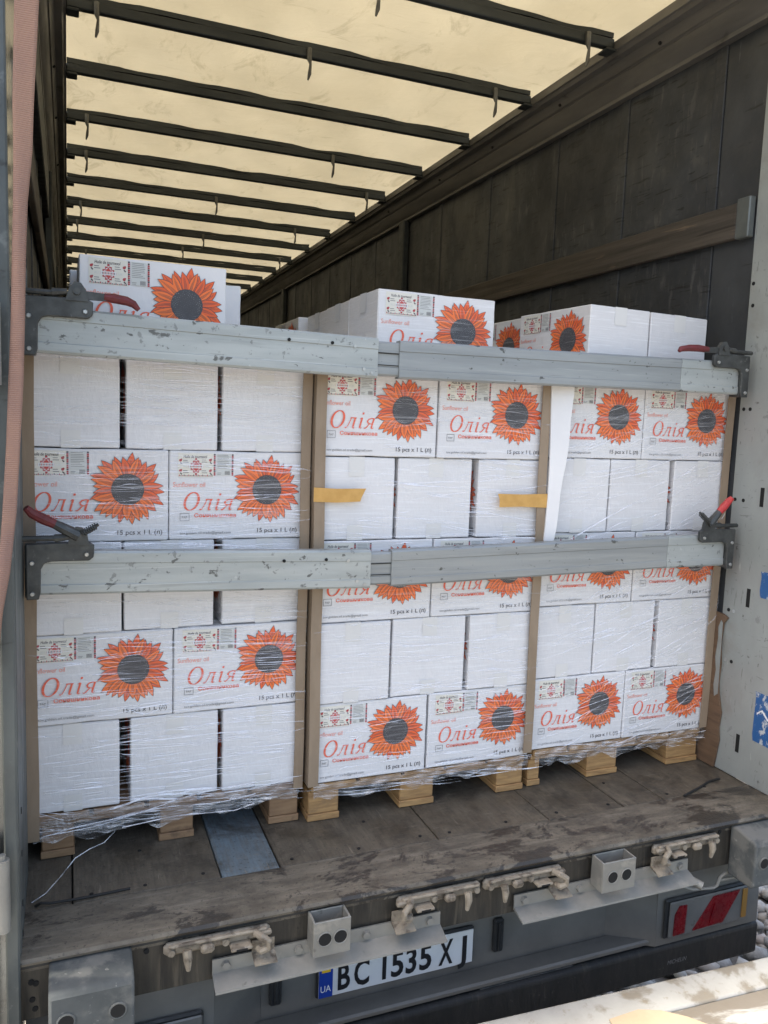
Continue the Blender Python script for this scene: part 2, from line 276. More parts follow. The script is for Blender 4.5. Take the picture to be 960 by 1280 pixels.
# ------------------------------------------------------------------ mesh builder
class MB:
    def __init__(s): s.v = []; s.f = []; s.mi = []
    def add(s, v, f, mi=0):
        o = len(s.v); s.v += [tuple(p) for p in v]; s.f += [tuple(i+o for i in q) for q in f]; s.mi += [mi]*len(f); return s
    def box(s, x0, x1, y0, y1, z0, z1, bev=0, mi=0, seg=1, mat=None):
        if bev <= 0:
            v = [(x, y, z) for x in (x0, x1) for y in (y0, y1) for z in (z0, z1)]
            f = [(0, 1, 3, 2), (4, 6, 7, 5), (0, 4, 5, 1), (2, 3, 7, 6), (0, 2, 6, 4), (1, 5, 7, 3)]
        else:
            bm = bmesh.new(); bmesh.ops.create_cube(bm, size=1)
            for q in bm.verts: q.co = Vector(((x0+x1)/2+q.co.x*(x1-x0), (y0+y1)/2+q.co.y*(y1-y0), (z0+z1)/2+q.co.z*(z1-z0)))
            bmesh.ops.bevel(bm, geom=bm.edges[:], offset=bev, segments=seg, affect='EDGES', profile=.5)
            bm.verts.index_update(); v = [q.co.copy() for q in bm.verts]; f = [[q.index for q in p.verts] for p in bm.faces]; bm.free()
        if mat is not None: v = [mat @ Vector(p) for p in v]
        return s.add(v, f, mi)
    def tube(s, pts, r, n=8, mi=0, caps=True):
        pts = [Vector(p) for p in pts]; rs = r if isinstance(r, (list, tuple)) else [r]*len(pts)
        v = []; f = []; prev = None
        for i, p in enumerate(pts):
            t = (pts[min(i+1, len(pts)-1)]-pts[max(i-1, 0)]).normalized()
            if prev is None:
                a = Vector((0, 0, 1)) if abs(t.z) < .9 else Vector((1, 0, 0)); e1 = t.cross(a).normalized()
            else: e1 = (prev - t*prev.dot(t)).normalized()
            prev = e1; e2 = t.cross(e1)
            for k in range(n):
                a = 2*math.pi*k/n; v.append(p+(e1*math.cos(a)+e2*math.sin(a))*rs[i])
        for i in range(len(pts)-1):
            for k in range(n): f.append((i*n+k, i*n+(k+1) % n, (i+1)*n+(k+1) % n, (i+1)*n+k))
        if caps: f.append(tuple(range(n-1, -1, -1))); f.append(tuple(range((len(pts)-1)*n, len(pts)*n)))
        return s.add(v, f, mi)
    def ring(s, c, r_out, r_in, y, depth, n=16, mi=0): return s
    def prism(s, prof, axis, a, b, mi=0):
        """extrude a 2-D profile along axis; profile coords are the other two axes in order"""
        n = len(prof); v = []
        for t in (a, b):
            for p in prof: v.append({'x': (t, p[0], p[1]), 'y': (p[0], t, p[1]), 'z': (p[0], p[1], t)}[axis])
        f = [tuple(range(n-1, -1, -1)), tuple(range(n, 2*n))] + [(k, (k+1) % n, (k+1) % n+n, k+n) for k in range(n)]
        return s.add(v, f, mi)
    def build(s, name, mats, parent=None, origin=None, sharp=35):
        me = bpy.data.meshes.new(name)
        o = Vector((0, 0, 0))
        if parent is not None:
            q = parent
            while q is not None: o += q.location; q = q.parent
        if origin is not None: o = Vector(origin)
        me.from_pydata([tuple(Vector(p)-o) for p in s.v], [], s.f)
        mats = mats if isinstance(mats, (list, tuple)) else [mats]
        for q in mats: me.materials.append(q)
        if len(mats) > 1: me.polygons.foreach_set('material_index', s.mi)
        bm = bmesh.new(); bm.from_mesh(me); bmesh.ops.recalc_face_normals(bm, faces=bm.faces); bm.to_mesh(me); bm.free()
        if sharp: me.shade_smooth(); me.set_sharp_from_angle(angle=R(sharp))
        ob = bpy.data.objects.new(name, me); C.objects.link(ob)
        if parent is not None: ob.parent = parent
        elif origin is not None: ob.location = origin
        return ob

def empty(name, loc=(0, 0, 0)):
    o = bpy.data.objects.new(name, None); C.objects.link(o); o.location = loc; o.empty_display_size = .1; return o
def tag(o, label, cat, group=None, kind=None):
    o['label'] = label
    if cat: o['category'] = cat
    if group: o['group'] = group
    if kind: o['kind'] = kind
    return o

def text_geo(body, size, shear=0, width=None, space=1.0, bold=0):
    cu = bpy.data.curves.new('t', 'FONT'); cu.body = body; cu.size = size; cu.shear = shear; cu.space_character = space; cu.offset = bold
    cu.resolution_u = 3; cu.fill_mode = 'FRONT'
    ob = bpy.data.objects.new('t', cu); C.objects.link(ob)
    bpy.context.view_layer.update()
    me = bpy.data.meshes.new_from_object(ob.evaluated_get(bpy.context.evaluated_depsgraph_get()))
    v = [tuple(q.co) for q in me.vertices]; f = [tuple(p.vertices) for p in me.polygons]
    bpy.data.objects.remove(ob); bpy.data.curves.remove(cu); bpy.data.meshes.remove(me)
    if not v: return [], []
    x0 = min(p[0] for p in v); x1 = max(p[0] for p in v)
    k = width/(x1-x0) if width else 1
    return [((p[0]-x0)*k, p[1]) for p in v], f
def put_text(mb, geo, x, z, y, mi=0, rot=0):
    v, f = geo; c, s_ = math.cos(rot), math.sin(rot)
    mb.add([(x+p[0]*c-p[1]*s_, y, z+p[0]*s_+p[1]*c) for p in v], f, mi)

# ================================================================== GROUND
GZ = -1.25
g = MB().box(-300, 300, -300, 300, GZ-.3, GZ).build('ground', M['ground']); g['kind'] = 'structure'
def pebbles():
    bm = bmesh.new(); bmesh.ops.create_icosphere(bm, subdivisions=1, radius=1); bm.verts.index_update()
    bv = np.array([q.co[:] for q in bm.verts]); bf = np.array([[q.index for q in p.verts] for p in bm.faces]); bm.free()
    V = []; F = []; o = 0
    for x0, x1, y0, y1, cnt in ((1.2, 5.6, -.6, 4.2, 7000), (-2.2, .15, .3, 5.0, 4200)):
        for i in range(cnt):
            s = random.uniform(.022, .05)*(1.25 if random.random() < .15 else 1)
            sc = np.array([s*random.uniform(.9, 1.6), s*random.uniform(.8, 1.1), s*random.uniform(.45, .75)])
            v = bv*(1+np.random.uniform(-.13, .13, (len(bv), 1)))*sc
            a, b = random.uniform(0, 6.28), random.uniform(-.5, .5)
            ra = np.array([[math.cos(a), -math.sin(a), 0], [math.sin(a), math.cos(a), 0], [0, 0, 1]])
            rb = np.array([[1, 0, 0], [0, math.cos(b), -math.sin(b)], [0, math.sin(b), math.cos(b)]])
            v = v@rb.T@ra.T+np.array([random.uniform(x0, x1), random.uniform(y0, y1), GZ+random.uniform(.0, .045)])
            V.append(v); F.append(bf+o); o += len(bv)
    V = np.concatenate(V); F = np.concatenate(F)
    me = bpy.data.meshes.new('pebbles'); me.from_pydata(V.tolist(), [], F.tolist()); me.materials.append(M['pebble']); me.shade_smooth()
    ob = bpy.data.objects.new('pebbles', me); C.objects.link(ob)
    tag(ob, 'grey and tan river pebbles covering the ground beside the trailer', 'gravel', kind='stuff')
pebbles()

# ================================================================== TRAILER
T = empty('semi_trailer', (0, 0, 0))
tag(T, 'open curtain-side cargo trailer with cream tarp roof and dark walls, seen from its rear', 'trailer')
XL, XR, LEN, ZR = -.03, 2.48, 13.65, 2.95
# floor
fl = MB().box(XL, XR, .2, LEN, -.05, -.022).build('floor', M['hole'], T)
edges = [-.03, .112, .507, .678, 1.19, 1.60, 1.905, 2.08, 2.478]
for i in range(len(edges)-1):
    a, b = edges[i]+.0022, edges[i+1]-.0022
    MB().box(a, b, .206, LEN, -.021, random.uniform(-.0015, .001), .002).build('plank', M['plankblue'] if i == 2 else M['plank'], fl)
for x, y in ((.16, .235), (.30, .232), (.46, .24), (.72, .236), (.93, .23), (1.14, .24), (1.24, .232), (1.45, .236), (1.65, .24), (1.86, .235), (1.95, .38), (2.12, .236), (2.3, .24), (.30, .42), (1.0, .38)):
    MB().tube([(x, y, -.004), (x, y, .0022)], .0055, 8).build('floor_screw', M['hole'], fl)
# sill plate with a rounded nose
prof = [(.2, .002), (.02, .004), (.006, .001), (0, -.007), (.002, -.014), (.02, -.016), (.02, -.04), (.2, -.04)]
MB().prism(prof, 'x', -.02, 2.49).build('sill', M['sill'], T)
MB().box(-.02, 2.49, .016, .03, -.03, -.0165).build('sill_seal', M['blackplastic'], T)
MB().prism([(.025, -.041), (.022, -.03), (.02, -.165), (.06, -.185), (.12, -.185), (.12, -.041)], 'x', -.02, 2.49).build('rear_beam', M['beam'], T)
# chassis behind, keeps the underside dark
ch = MB().box(.3, .5, .6, LEN, -.5, -.06).box(1.95, 2.15, .6, LEN, -.5, -.06).box(-.03, 2.48, .8, .9, -.4, -.06)
ch.build('chassis', M['blackplastic'], T)
# side walls: panels with cover battens
def side_wall(x, sgn):
    root = MB().box(min(x, x+sgn*.03), max(x, x+sgn*.03), .38, LEN, -.05, 2.99).build('side_wall', M['wall'], T)
    ys = [.39, .66, 1.235, 1.79, 2.50, 3.18, 3.80]
    while ys[-1] < LEN-.7: ys.append(ys[-1]+.62)
    ys.append(LEN-.02)
    for i in range(len(ys)-1):
        a, b = ys[i]+.002, ys[i+1]-.062
        t = random.uniform(.004, .007)
        MB().box(min(x, x-sgn*t), max(x, x-sgn*t), a, b, .01, 2.80, .0015).build('panel', M['wall2'] if i == 0 else M['wall'], root)
        if i < len(ys)-2:
            t = .011
            MB().box(min(x, x-sgn*t), max(x, x-sgn*t), b+.004, ys[i+1]-.002, .01, 2.80, .002).build('batten', M['wall'], root)
    # pillars
    for py in (3.66, 7.2, 10.6):
        MB().box(min(x-sgn*.013, x-sgn*.06), max(x-sgn*.013, x-sgn*.06), py, py+.1, .01, 2.79, .008).build('pillar', M['bow'], root)
    # outer curtain
    MB().box(min(x+sgn*.032, x+sgn*.036), max(x+sgn*.032, x+sgn*.036), .3, LEN, -.2, 3.0).build('curtain', M['outer'], root)
    for z in (2.105,) if sgn > 0 else (2.105, 1.6):
        for a, b in ((.462, 3.655), (3.765, 7.195), (7.305, 10.595)):
            q = MB().box(min(x-sgn*.014, x-sgn*.039), max(x-sgn*.014, x-sgn*.039), a, b, z-.07, z+.06, .004).build('wooden_slat', M['slat'], T)
        MB().box(min(x-sgn*.013, x-sgn*.043), max(x-sgn*.013, x-sgn*.043),   .396, .46, z-.075, z+.072, .004).build('slat_holder', M['postdark'], T)
    return root
side_wall(XR, 1); side_wall(XL, -1)
MB().box(XL, XR, LEN, LEN+.05, -.05, 3.0).build('front_wall', M['wall'], T)
# top rails
def rail(mir):
    P = [(2.478, 2.785), (2.438, 2.785), (2.436, 2.80), (2.424, 2.812), (2.405, 2.872), (2.408, 2.876), (2.402, 2.886), (2.398, 2.884), (2.382, 2.925), (2.352, 2.928), (2.345, 2.945), (2.3355, 2.948), (2.3355, 2.985), (2.478, 3.0)]
    if mir: P = [(2.452-a, b) for a, b in P]
    r_ = MB().prism(P, 'y', .05, LEN-.01).build('roof_rail', M['rail'], T)
    s = -1 if mir else 1
    for y in (.9, 1.62, 2.3, 3.0, 3.9):
        x = 2.391 if not mir else 2.452-2.391
        MB().tube([(x, y, 2.897), (x-s*.006, y, 2.893)], .007, 8).build('rail_rivet', M['hole'], r_)
rail(False); rail(True)
MB().box(-.0295, .012, .40, LEN-.02, 2.50, 2.784, .006).build('curtain_header', M['bow'], T)
# rear header above the opening, out of view
MB().box(XL, XR, .0, .1, 3.0, 3.12, .01).build('rear_header', M['rail'], T)
# roof tarp: sagging between the bows
bows = [.475+.675*i for i in range(20) if .475+.675*i < LEN-.2]
nx, ny = 36, 260; mb = MB(); v = []; f = []
for j in range(ny):
    y = .08+(LEN-.1)*j/(ny-1)
    ph = ((y-.475)/.675) % 1
    for i in range(nx):
        x = .055+2.342*i/(nx-1)
        sag = -.016*math.sin(ph*math.pi)**2*(1+.5*math.sin(x*3+int((y-.475)/.675)*2.1))
        v.append((x, y, 3.022+sag+.005*math.sin(x*9+y*5)+.004*math.sin(x*17-y*11)+.004*math.sin(x*4.3+y*13)))
for j in range(ny-1):
    for i in range(nx-1): f.append((j*nx+i, j*nx+i+1, (j+1)*nx+i+1, (j+1)*nx+i))
mb.add(v, f).build('roof_tarp', M['tarp'], T, sharp=80)
hookspec = {1: [.30, 1.225, 2.19], 2: [.234, 1.15, 2.12], 4: [.224, 1.7], 5: [.234, 2.18], 6: [1.19], 7: [.22, 2.0], 8: [.2, 1.3], 9: [1.2, 2.2], 10: [.3]}
for i, y in enumerate(bows):
    b = MB().box(.1165, 2.3355, y-.017, y+.017, ZR+.006, ZR+.046, .004)
    # pocket of tarp gathered round the bow, slightly wavy
    b.prism([(.118+2.214*k/40, ZR+.046+.006*(math.sin(k*.8+i)*.5+.5)) for k in range(41)]+[(2.332, ZR+.072), (.118, ZR+.072)], 'y', y-.012, y+.012)
    for xe in (.1165, 2.3355): b.box(min(xe, xe+(.05 if xe < 1 else -.05)), max(xe, xe+(.05 if xe < 1 else -.05)), y-.034, y+.034, ZR-.012, ZR-.0005, .003)
    bo = b.build('roof_bow', M['bow'], T)
    for x in hookspec.get(i, []):
        h = MB().tube([(x, y-.027, ZR+.04), (x, y-.028, ZR-.006), (x+.006, y-.03, ZR-.03), (x+.002, y-.03, ZR-.075), (x-.004, y-.028, ZR-.10)], [.012, .012, .006, .009, .004], 6)
        h.build('hook', M['hook'], bo)

# rear corner posts
PR = MB().box(2.466, 2.56, -.02, .392, .003, 3.0, .003).build('corner_post', M['post'], T)
PR['label'] = 'scratched light grey corner post with blue stickers'
for y, z in ((.37, 1.40), (.34, 1.40), (.375, 1.06), (.335, 1.06), (.36, .635), (.335, .635), (.355, .44), (.325, .44), (.375, 1.86), (.37, 1.78)):
    MB().tube([(2.467, y, z), (2.4645, y, z)], .007, 10).build('rivet', M['hole'] if random.random() < .6 else M['zinc'], PR)
for y, z in ((.272, .70), (.25, 1.08), (.262, .14), (.30, .88)):
    if z != .88: MB().box(2.4645, 2.467, y-.008, y+.008, z-.035, z+.035).build('slot', M['hole'], PR)
for (ya, yb, za, zb) in ((.02, .198, .175, .365), (.02, .222, .71, .81)):
    pts = [(ya, za), (yb-.004, za+.004), (yb, za+.03), (yb-.003, zb-.02), (yb+.001, zb), (ya, zb)]
    MB().prism(pts, 'x', 2.4646, 2.4655).build('sticker', M['sticker'], PR)
# hazard-like chevrons printed on the stickers
mb = MB()
for yb, z in ((.165, .30), (.09, .30)): mb.prism([(yb, z), (yb-.03, z-.028), (yb-.034, z-.022), (yb-.003, z+.006), (yb+.02, z-.012), (yb+.02, z-.02)], 'x', 2.4640, 2.46455)
mb.build('sticker_print', M['whiteink'], PR)
# torn plywood lining between right post and pallet
tp = [(.362, .005), (.345, .12), (.352, .17), (.346, .23), (.366, .30), (.372, .34), (.368, .42), (.378, .50), (.37, .58), (.352, .605), (.375, .615), (.47, .62), (.47, .005)]
LN = MB().prism(tp, 'x', 2.4555, 2.4635).build('torn_lining', M['lining'], T); LN['label'] = 'torn brown plywood lining strip'
MB().prism([(.368, .30), (.385, .285), (.392, .33), (.386, .39), (.395, .44), (.388, .52), (.392, .56), (.38, .59), (.372, .58)], 'x', 2.4535, 2.4552).build('torn_paint_flake', M['post'], LN)
# left post
PL = MB().box(-.11, -.006, .012, .392, -.30, 3.0, .003).build('corner_post', [M['postshine']], T)
PL['label'] = 'grimy steel corner post that mirrors the roof bows'
MB().box(-.034, -.004, -.012, .0115, -.40, 3.0, .004).build('post_flange', M['postdark'], PL)
MB().box(-.0055, -.003, .02, .385, .003, 1.5, .0005).build('post_liner', M['postdark'], PL)
for z in (.33, .22, .09, .01): MB().tube([(-.0031, .1, z), (-.0015, .1, z)], .008, 10).build('bolt_hole', M['hole'], PL)
DL = MB().box(-.10, -.052, -.06, -.012, -.5, 3.0, .006).build('door_edge', M['postdark'], T)
for z0 in (.12, 1.35): MB().tube([(-.035, -.05, z0), (-.035, -.05, z0+.17)], .016, 12).tube([(-.035, -.05, z0+.17), (-.035, -.05, z0+.183)], .008, 8).build('hinge', M['galv'], DL)

# rubber buffers
def buffer(x0, x1, zb):
    b = MB().prism([(-.012, zb), (-.085, zb), (-.095, zb+.01), (-.095, -.046), (-.086, -.034), (-.02, -.022), (.018, -.020), (.018, zb)], 'x', x0, x1)
    ob = b.build('rubber_buffer', M['rubber'], T, sharp=25)
    mod = ob.modifiers.new('bevel', 'BEVEL'); mod.width = .009; mod.segments = 3; mod.limit_method = 'ANGLE'; mod.angle_limit = R(40)
    for fx, z in ((.2, -.105), (.8, -.105), (.8, -.172), (.2, -.172), (.2, -.24), (.8, -.24)):
        if z < zb+.025: continue
        x = x0+(x1-x0)*fx
        h = MB().tube([(x, -.098, z), (x, -.0965, z)], [.017, .017], 16).build('bolt_hole', M['hole'], ob)
        MB().tube([(x+.019*math.cos(a), -.0955, z+.019*math.sin(a)) for a in [k*math.pi/8 for k in range(17)]], .0035, 6, caps=False).build('hole_rim', M['rubber'], ob)
buffer(.058, .248, -.27); buffer(2.205, 2.40, -.195)
# drilled holes at the left end of the beam
for x, z in ((.018, -.07), (.028, -.075), (.02, -.115), (.026, -.14), (.285, -.05), (2.16, -.04)):
    MB().tube([(x, .0225, z), (x, .0185, z)], .007, 10).build('drilled_hole', M['hole'], T)
# latch keepers (door lock cams)
def latch(x0, x1, mir, lift=0):
    s = -1 if mir else 1; xa = x1 if mir else x0
    X = lambda d: xa+s*d
    def bx(mb, d0, d1, y0, y1, z0, z1, bev=.003): a, b = sorted((X(d0), X(d1))); return mb.box(a, b, y0, y1, z0+lift, z1+lift, bev)
    ob = bx(MB(), 0, x1-x0, -.002, .021, -.066, -.032, .009)
    bx(ob, .012, x1-x0-.012, -.014, -.002, -.038, -.029, .003)
    root = ob.build('latch_keeper', M['lock'], T)
    for d in (.018, .155, x1-x0-.018):
        MB().tube([(X(d), -.012, -.05+lift), (X(d), .0, -.05+lift)], [.009, .012], 10).build('bolt', M['lock'], root)
    # tapered guide pin
    MB().tube([(X(.055), -.022, -.04+lift), (X(.056), -.03, -.06+lift), (X(.058), -.026, -.092+lift)], [.012, .011, .006], 8).build('guide_pin', M['lock'], root)
    bx(MB(), .09, .125, -.024, -.001, -.064, -.04, .007).build('stop_block', M['lock'], root)
    # tongue with slot
    t = bx(MB(), .165, .22, -.034, -.001, -.066, -.058, .002).build('tongue', M['lock'], root)
    bx(MB(), .178, .207, -.0355, -.0345, -.0645, -.0595, 0).build('tongue_slot', M['hole'], root)
    # cam claw
    MB().tube([(X(.232), -.012, -.036+lift), (X(.243), -.034, -.038+lift), (X(.262), -.04, -.05+lift), (X(.262), -.038, -.068+lift), (X(.243), -.034, -.076+lift), (X(.236), -.02, -.074+lift)], [.009, .010, .009, .010, .010, .008], 8).build('cam_claw', M['lock'], root)
    bx(MB(), .225, .235+.04, -.018, -.002, -.05, -.036, .004).build('cam_block', M['lock'], root)
    # foot plate hanging below
    a, b = sorted((X(.225), X(.285)))
    MB().prism([(-.001, -.066+lift), (-.001, -.1+lift), (-.042, -.112+lift), (-.042, -.108+lift), (-.005, -.096+lift), (-.005, -.066+lift)], 'x', a, b).build('foot_plate', M['lock'], root)
latch(.325, .60, False); latch(.965, 1.232, True); latch(1.242, 1.515, False); latch(1.866, 2.14, True)
# galvanised angle plates
def angle_plate(x0, x1):
    p = [(.014, -.105), (.009, -.105), (.007, -.142), (-.044, -.160), (-.045, -.165), (.011, -.150)]
    ob = MB().prism(p, 'x', x0, x1).build('angle_plate', M['galv'], T)
    for k in range(4):
        x = x0+.035+(x1-x0-.07)*k/3
        MB().tube([(x, .009, -.124), (x, -.001, -.124)], [.013, .011], 6).build('bolt', M['galv'], ob)
angle_plate(.449, 1.106); angle_plate(1.354, 2.02)
def socket(x0, x1):
    w_ = .006; mb = MB()
    y0, y1, z0, z1 = -.052, .008, -.118, -.02
    mb.box(x0, x1, y0, y0+w_, z0, z1, .0015).box(x0, x0+w_, y0+w_, y1, z0, z1, .0015).box(x1-w_, x1, y0+w_, y1, z0, z1, .0015).box(x0+w_, x1-w_, y1-w_, y1, z0, z1, .0015)
    ob = mb.build('stake_socket', M['galv'], T)
    for fx in (.30, .72):
        x = x0+(x1-x0)*fx
        MB().tube([(x, y0+.001, -.07), (x, y0-.001, -.07)], .019, 18).build('socket_hole', M['hole'], ob)
        MB().tube([(x+.0195*math.cos(a), y0-.0008, -.07+.0195*math.sin(a)) for a in [k*math.pi/8 for k in range(17)]], .0018, 6, caps=False).build('hole_rim', M['galv'], ob)
socket(.704, .808); socket(1.628, 1.752)
# pull handle and pipe right of the second plate
MB().tube([(2.03, .05, -.225), (2.073, .03, -.238), (2.165, .03, -.249), (2.18, .03, -.243), (2.191, .03, -.215), (2.21, .03, -.204), (2.276, .03, -.200), (2.287, .03, -.212), (2.278, .03, -.228), (2.19, .03, -.226)], .0055, 8).build('pull_handle', M['galv'], T)
dp = MB().tube([(1.97, .06, -.15), (2.053, -.03, -.187)], .014, 12).build('drain_pipe', M['galv'], T)
MB().tube([(2.0532, -.0302, -.1871), (2.0540, -.0310, -.1875)], .009, 12).build('pipe_bore', M['hole'], dp)
# light panel
lp = MB()
for x0, x1 in ((0.0, .47), (1.985, 2.45)): lp.prism([(.09, -.467), (.095, -.25), (.12, -.20), (.26, -.19), (.26, -.467)], 'x', x0, x1)
lp.prism([(.175, -.467), (.175, -.23), (.18, -.188), (.26, -.188), (.26, -.467)], 'x', .62, 1.835)
for xa, xb in ((.4702, .6198), (1.9848, 1.8352)):
    v = [(xa, .09, -.467), (xb, .175, -.467), (xb, .18, -.19), (xa, .10, -.215), (xa, .26, -.467), (xb, .26, -.467), (xb, .26, -.188), (xa, .26, -.19)]
    lp.add(v, [(0, 1, 2, 3), (4, 5, 6, 7), (0, 1, 5, 4), (3, 2, 6, 7)])
lp.box(.48, 1.98, .10, .1745, -.4665, -.445, .006)
LP = lp.build('light_panel', M['greyplastic'], T)
for x in (.66, 1.40):
    MB().box(x-.018, x+.018, .155, .1745, -.40, -.285, .006).box(x-.006, x+.006, .148, .1545, -.39, -.295, .003).build('plate_lamp', M['blackplastic'], LP)
# tail lights
def tail(x0, x1, mir):
    X = lambda d: (x1-d) if mir else (x0+d)
    w_ = x1-x0
    ob = MB().box(x0, x1, .078, .0895, -.44, -.295, .006).build('tail_light', M['blackplastic'], T)
    MB().box(x0+.012, x1-.004, .070, .0775, -.432, -.303, .004).build('smoked_lens', M['smokelens'], ob)
    MB().prism([(X(.03), -.425), (X(.078), -.422), (X(.082), -.32), (X(.05), -.318), (X(.032), -.35)], 'y', .066, .0695).build('red_lens', M['redlens'], ob)
    MB().prism([(X(.115), -.422), (X(.25), -.418), (X(.32), -.31), (X(.20), -.312)], 'y', .066, .0695).build('red_lens', M['redlens'], ob)
    MB().prism([(X(.185), -.41), (X(.245), -.408), (X(.205), -.335)], 'y', .063, .0655).build('triangle_reflector', M['redlens'], ob)
    MB().box(*sorted((X(w_-.03), X(w_-.006))), .066, .0695, -.42, -.31, .002).build('amber_lens', M['amber'], ob)
tail(2.01, 2.375, False); tail(.075, .44, True)
# registration plate
pf = MB().box(.783, 1.309, .158, .1715, -.413, -.289, .005).build('number_plate', M['blackplastic'], T)
pf['label'] = 'white number plate reading BC 1535 XJ'
MB().box(.789, 1.303, .154, .1575, -.407, -.295, .001).build('plate_face', M['platewhite'], pf)
MB().box(.789, .832, .1528, .1538, -.407, -.295).build('country_band', M['plateblue'], pf)
MB().box(.797, .824, .1518, .1526, -.3165, -.307).build('flag_blue', M['flagblue'], pf)
MB().box(.797, .824, .1518, .1526, -.3265, -.3167).build('flag_yellow', M['flagyellow'], pf)
mb = MB(); put_text(mb, text_geo('UA', .03, width=.032), .7945, -.389, .1524); mb.build('country_code', M['whiteink'], pf)
mb = MB()
for t_, fa, fb in (('B', .115, .19), ('C', .215, .31), ('1', .393, .418), ('5', .45, .53), ('3', .545, .615), ('5', .635, .715), ('X', .765, .86), ('J', .895, .955)):
    put_text(mb, text_geo(t_, .114, width=.514*(fb-fa), bold=.0028), .789+.514*fa, -.391, .1524)
mb.build('plate_number', M['blackink'], pf)
# underrun bar
ub = MB().prism([(.09, -.485), (.10, -.474), (.24, -.470), (.24, -.60), (.10, -.60), (.09, -.59)], 'x', .0, 2.462).build('underrun_bar', M['barblack'], T)
mod = ub.modifiers.new('bevel', 'BEVEL'); mod.width = .012; mod.segments = 2; mod.limit_method = 'ANGLE'
MB().box(1.31, 1.66, .105, .16, -.4725, -.4705, .001).build('tread_pad', M['rubber'], ub)
mb = MB(); put_text(mb, text_geo('MICHELIN', .022, .25, width=.085), 2.045, -.548, .0885); mb.build('maker_lettering', M['fadedink'], ub)
mb = MB()
for k in range(-60, 61): pass
# cables on the sill
cbl = MB().tube([(.02, .225, .0), (.035, .215, .012), (.06, .21, .01), (.14, .215, .006), (.26, .225, .004)], .0035, 6).build('loose_cord', M['blackcord'], None, (.02, .22, 0))
tag(cbl, 'thin black cord lying on the floor at the left post', 'cord')
cbl = MB().tube([(2.16, .195, .007), (2.25, .225, .007), (2.34, .262, .006), (2.40, .27, .006)], .004, 6).build('loose_cord', M['blackcord'], None, (2.2, .2, 0))
tag(cbl, 'thin black cord lying on the floor near the right post', 'cord')
lc = MB().tube([(.0, .04, .003), (.015, .23, .025), (.015, .23, .11)], .004, 6)
# ================================================================== PALLETS
H = .2645
PALX = {'left': (0.0, .800, .438, .142), 'middle': (.823, 1.640, .413, .134), 'right': (1.656, 2.456, .423, .143)}
blocks = {'left': [(.027, .12), (.36, .465), (.70, .80)], 'middle': [(.823, .932), (1.146, 1.276), (1.52, 1.632)], 'right': [(1.656, 1.71), (1.915, 2.055), (2.29, 2.445)]}
def pallet(key):
    x0, x1, y, zt = PALX[key]; wood = M['pine_old'] if key == 'left' else M['pine']
    p = empty('wooden_pallet', ((x0+x1)/2, y+.6, 0))
    tag(p, {'left': 'dark reddish wooden pallet under the left stack of cartons', 'middle': 'pale pine wooden pallet under the middle stack of cartons', 'right': 'pale pine wooden pallet under the right stack of cartons'}[key], 'pallet', 'pallets side by side on the trailer floor')
    yb = y+.015
    for a, b in blocks[key]:
        MB().box(a, b, yb, yb+1.19, .002, .024, .002).build('runner', wood, p)
        for q in (0, .52, 1.05):
            MB().box(a+.003, b-.003, yb+.004+q, yb+.142+q, .0245, .100, .003).build('block', wood, p)
    for q in (0, .53, 1.06):
        MB().box(x0+.01, x1-.01, yb+q, yb+q+.13, .1005, .118, .002).build('stringer_board', wood, p)
    n = 5
    for k in range(n):
        a = x0+.008+(x1-x0-.016)*k/n
        MB().box(a+.006, a+(x1-x0-.016)/n-.006, y+.006, y+1.195, .1185, zt-.003, .002).build('deck_board', wood, p)
for k in PALX: pallet(k)

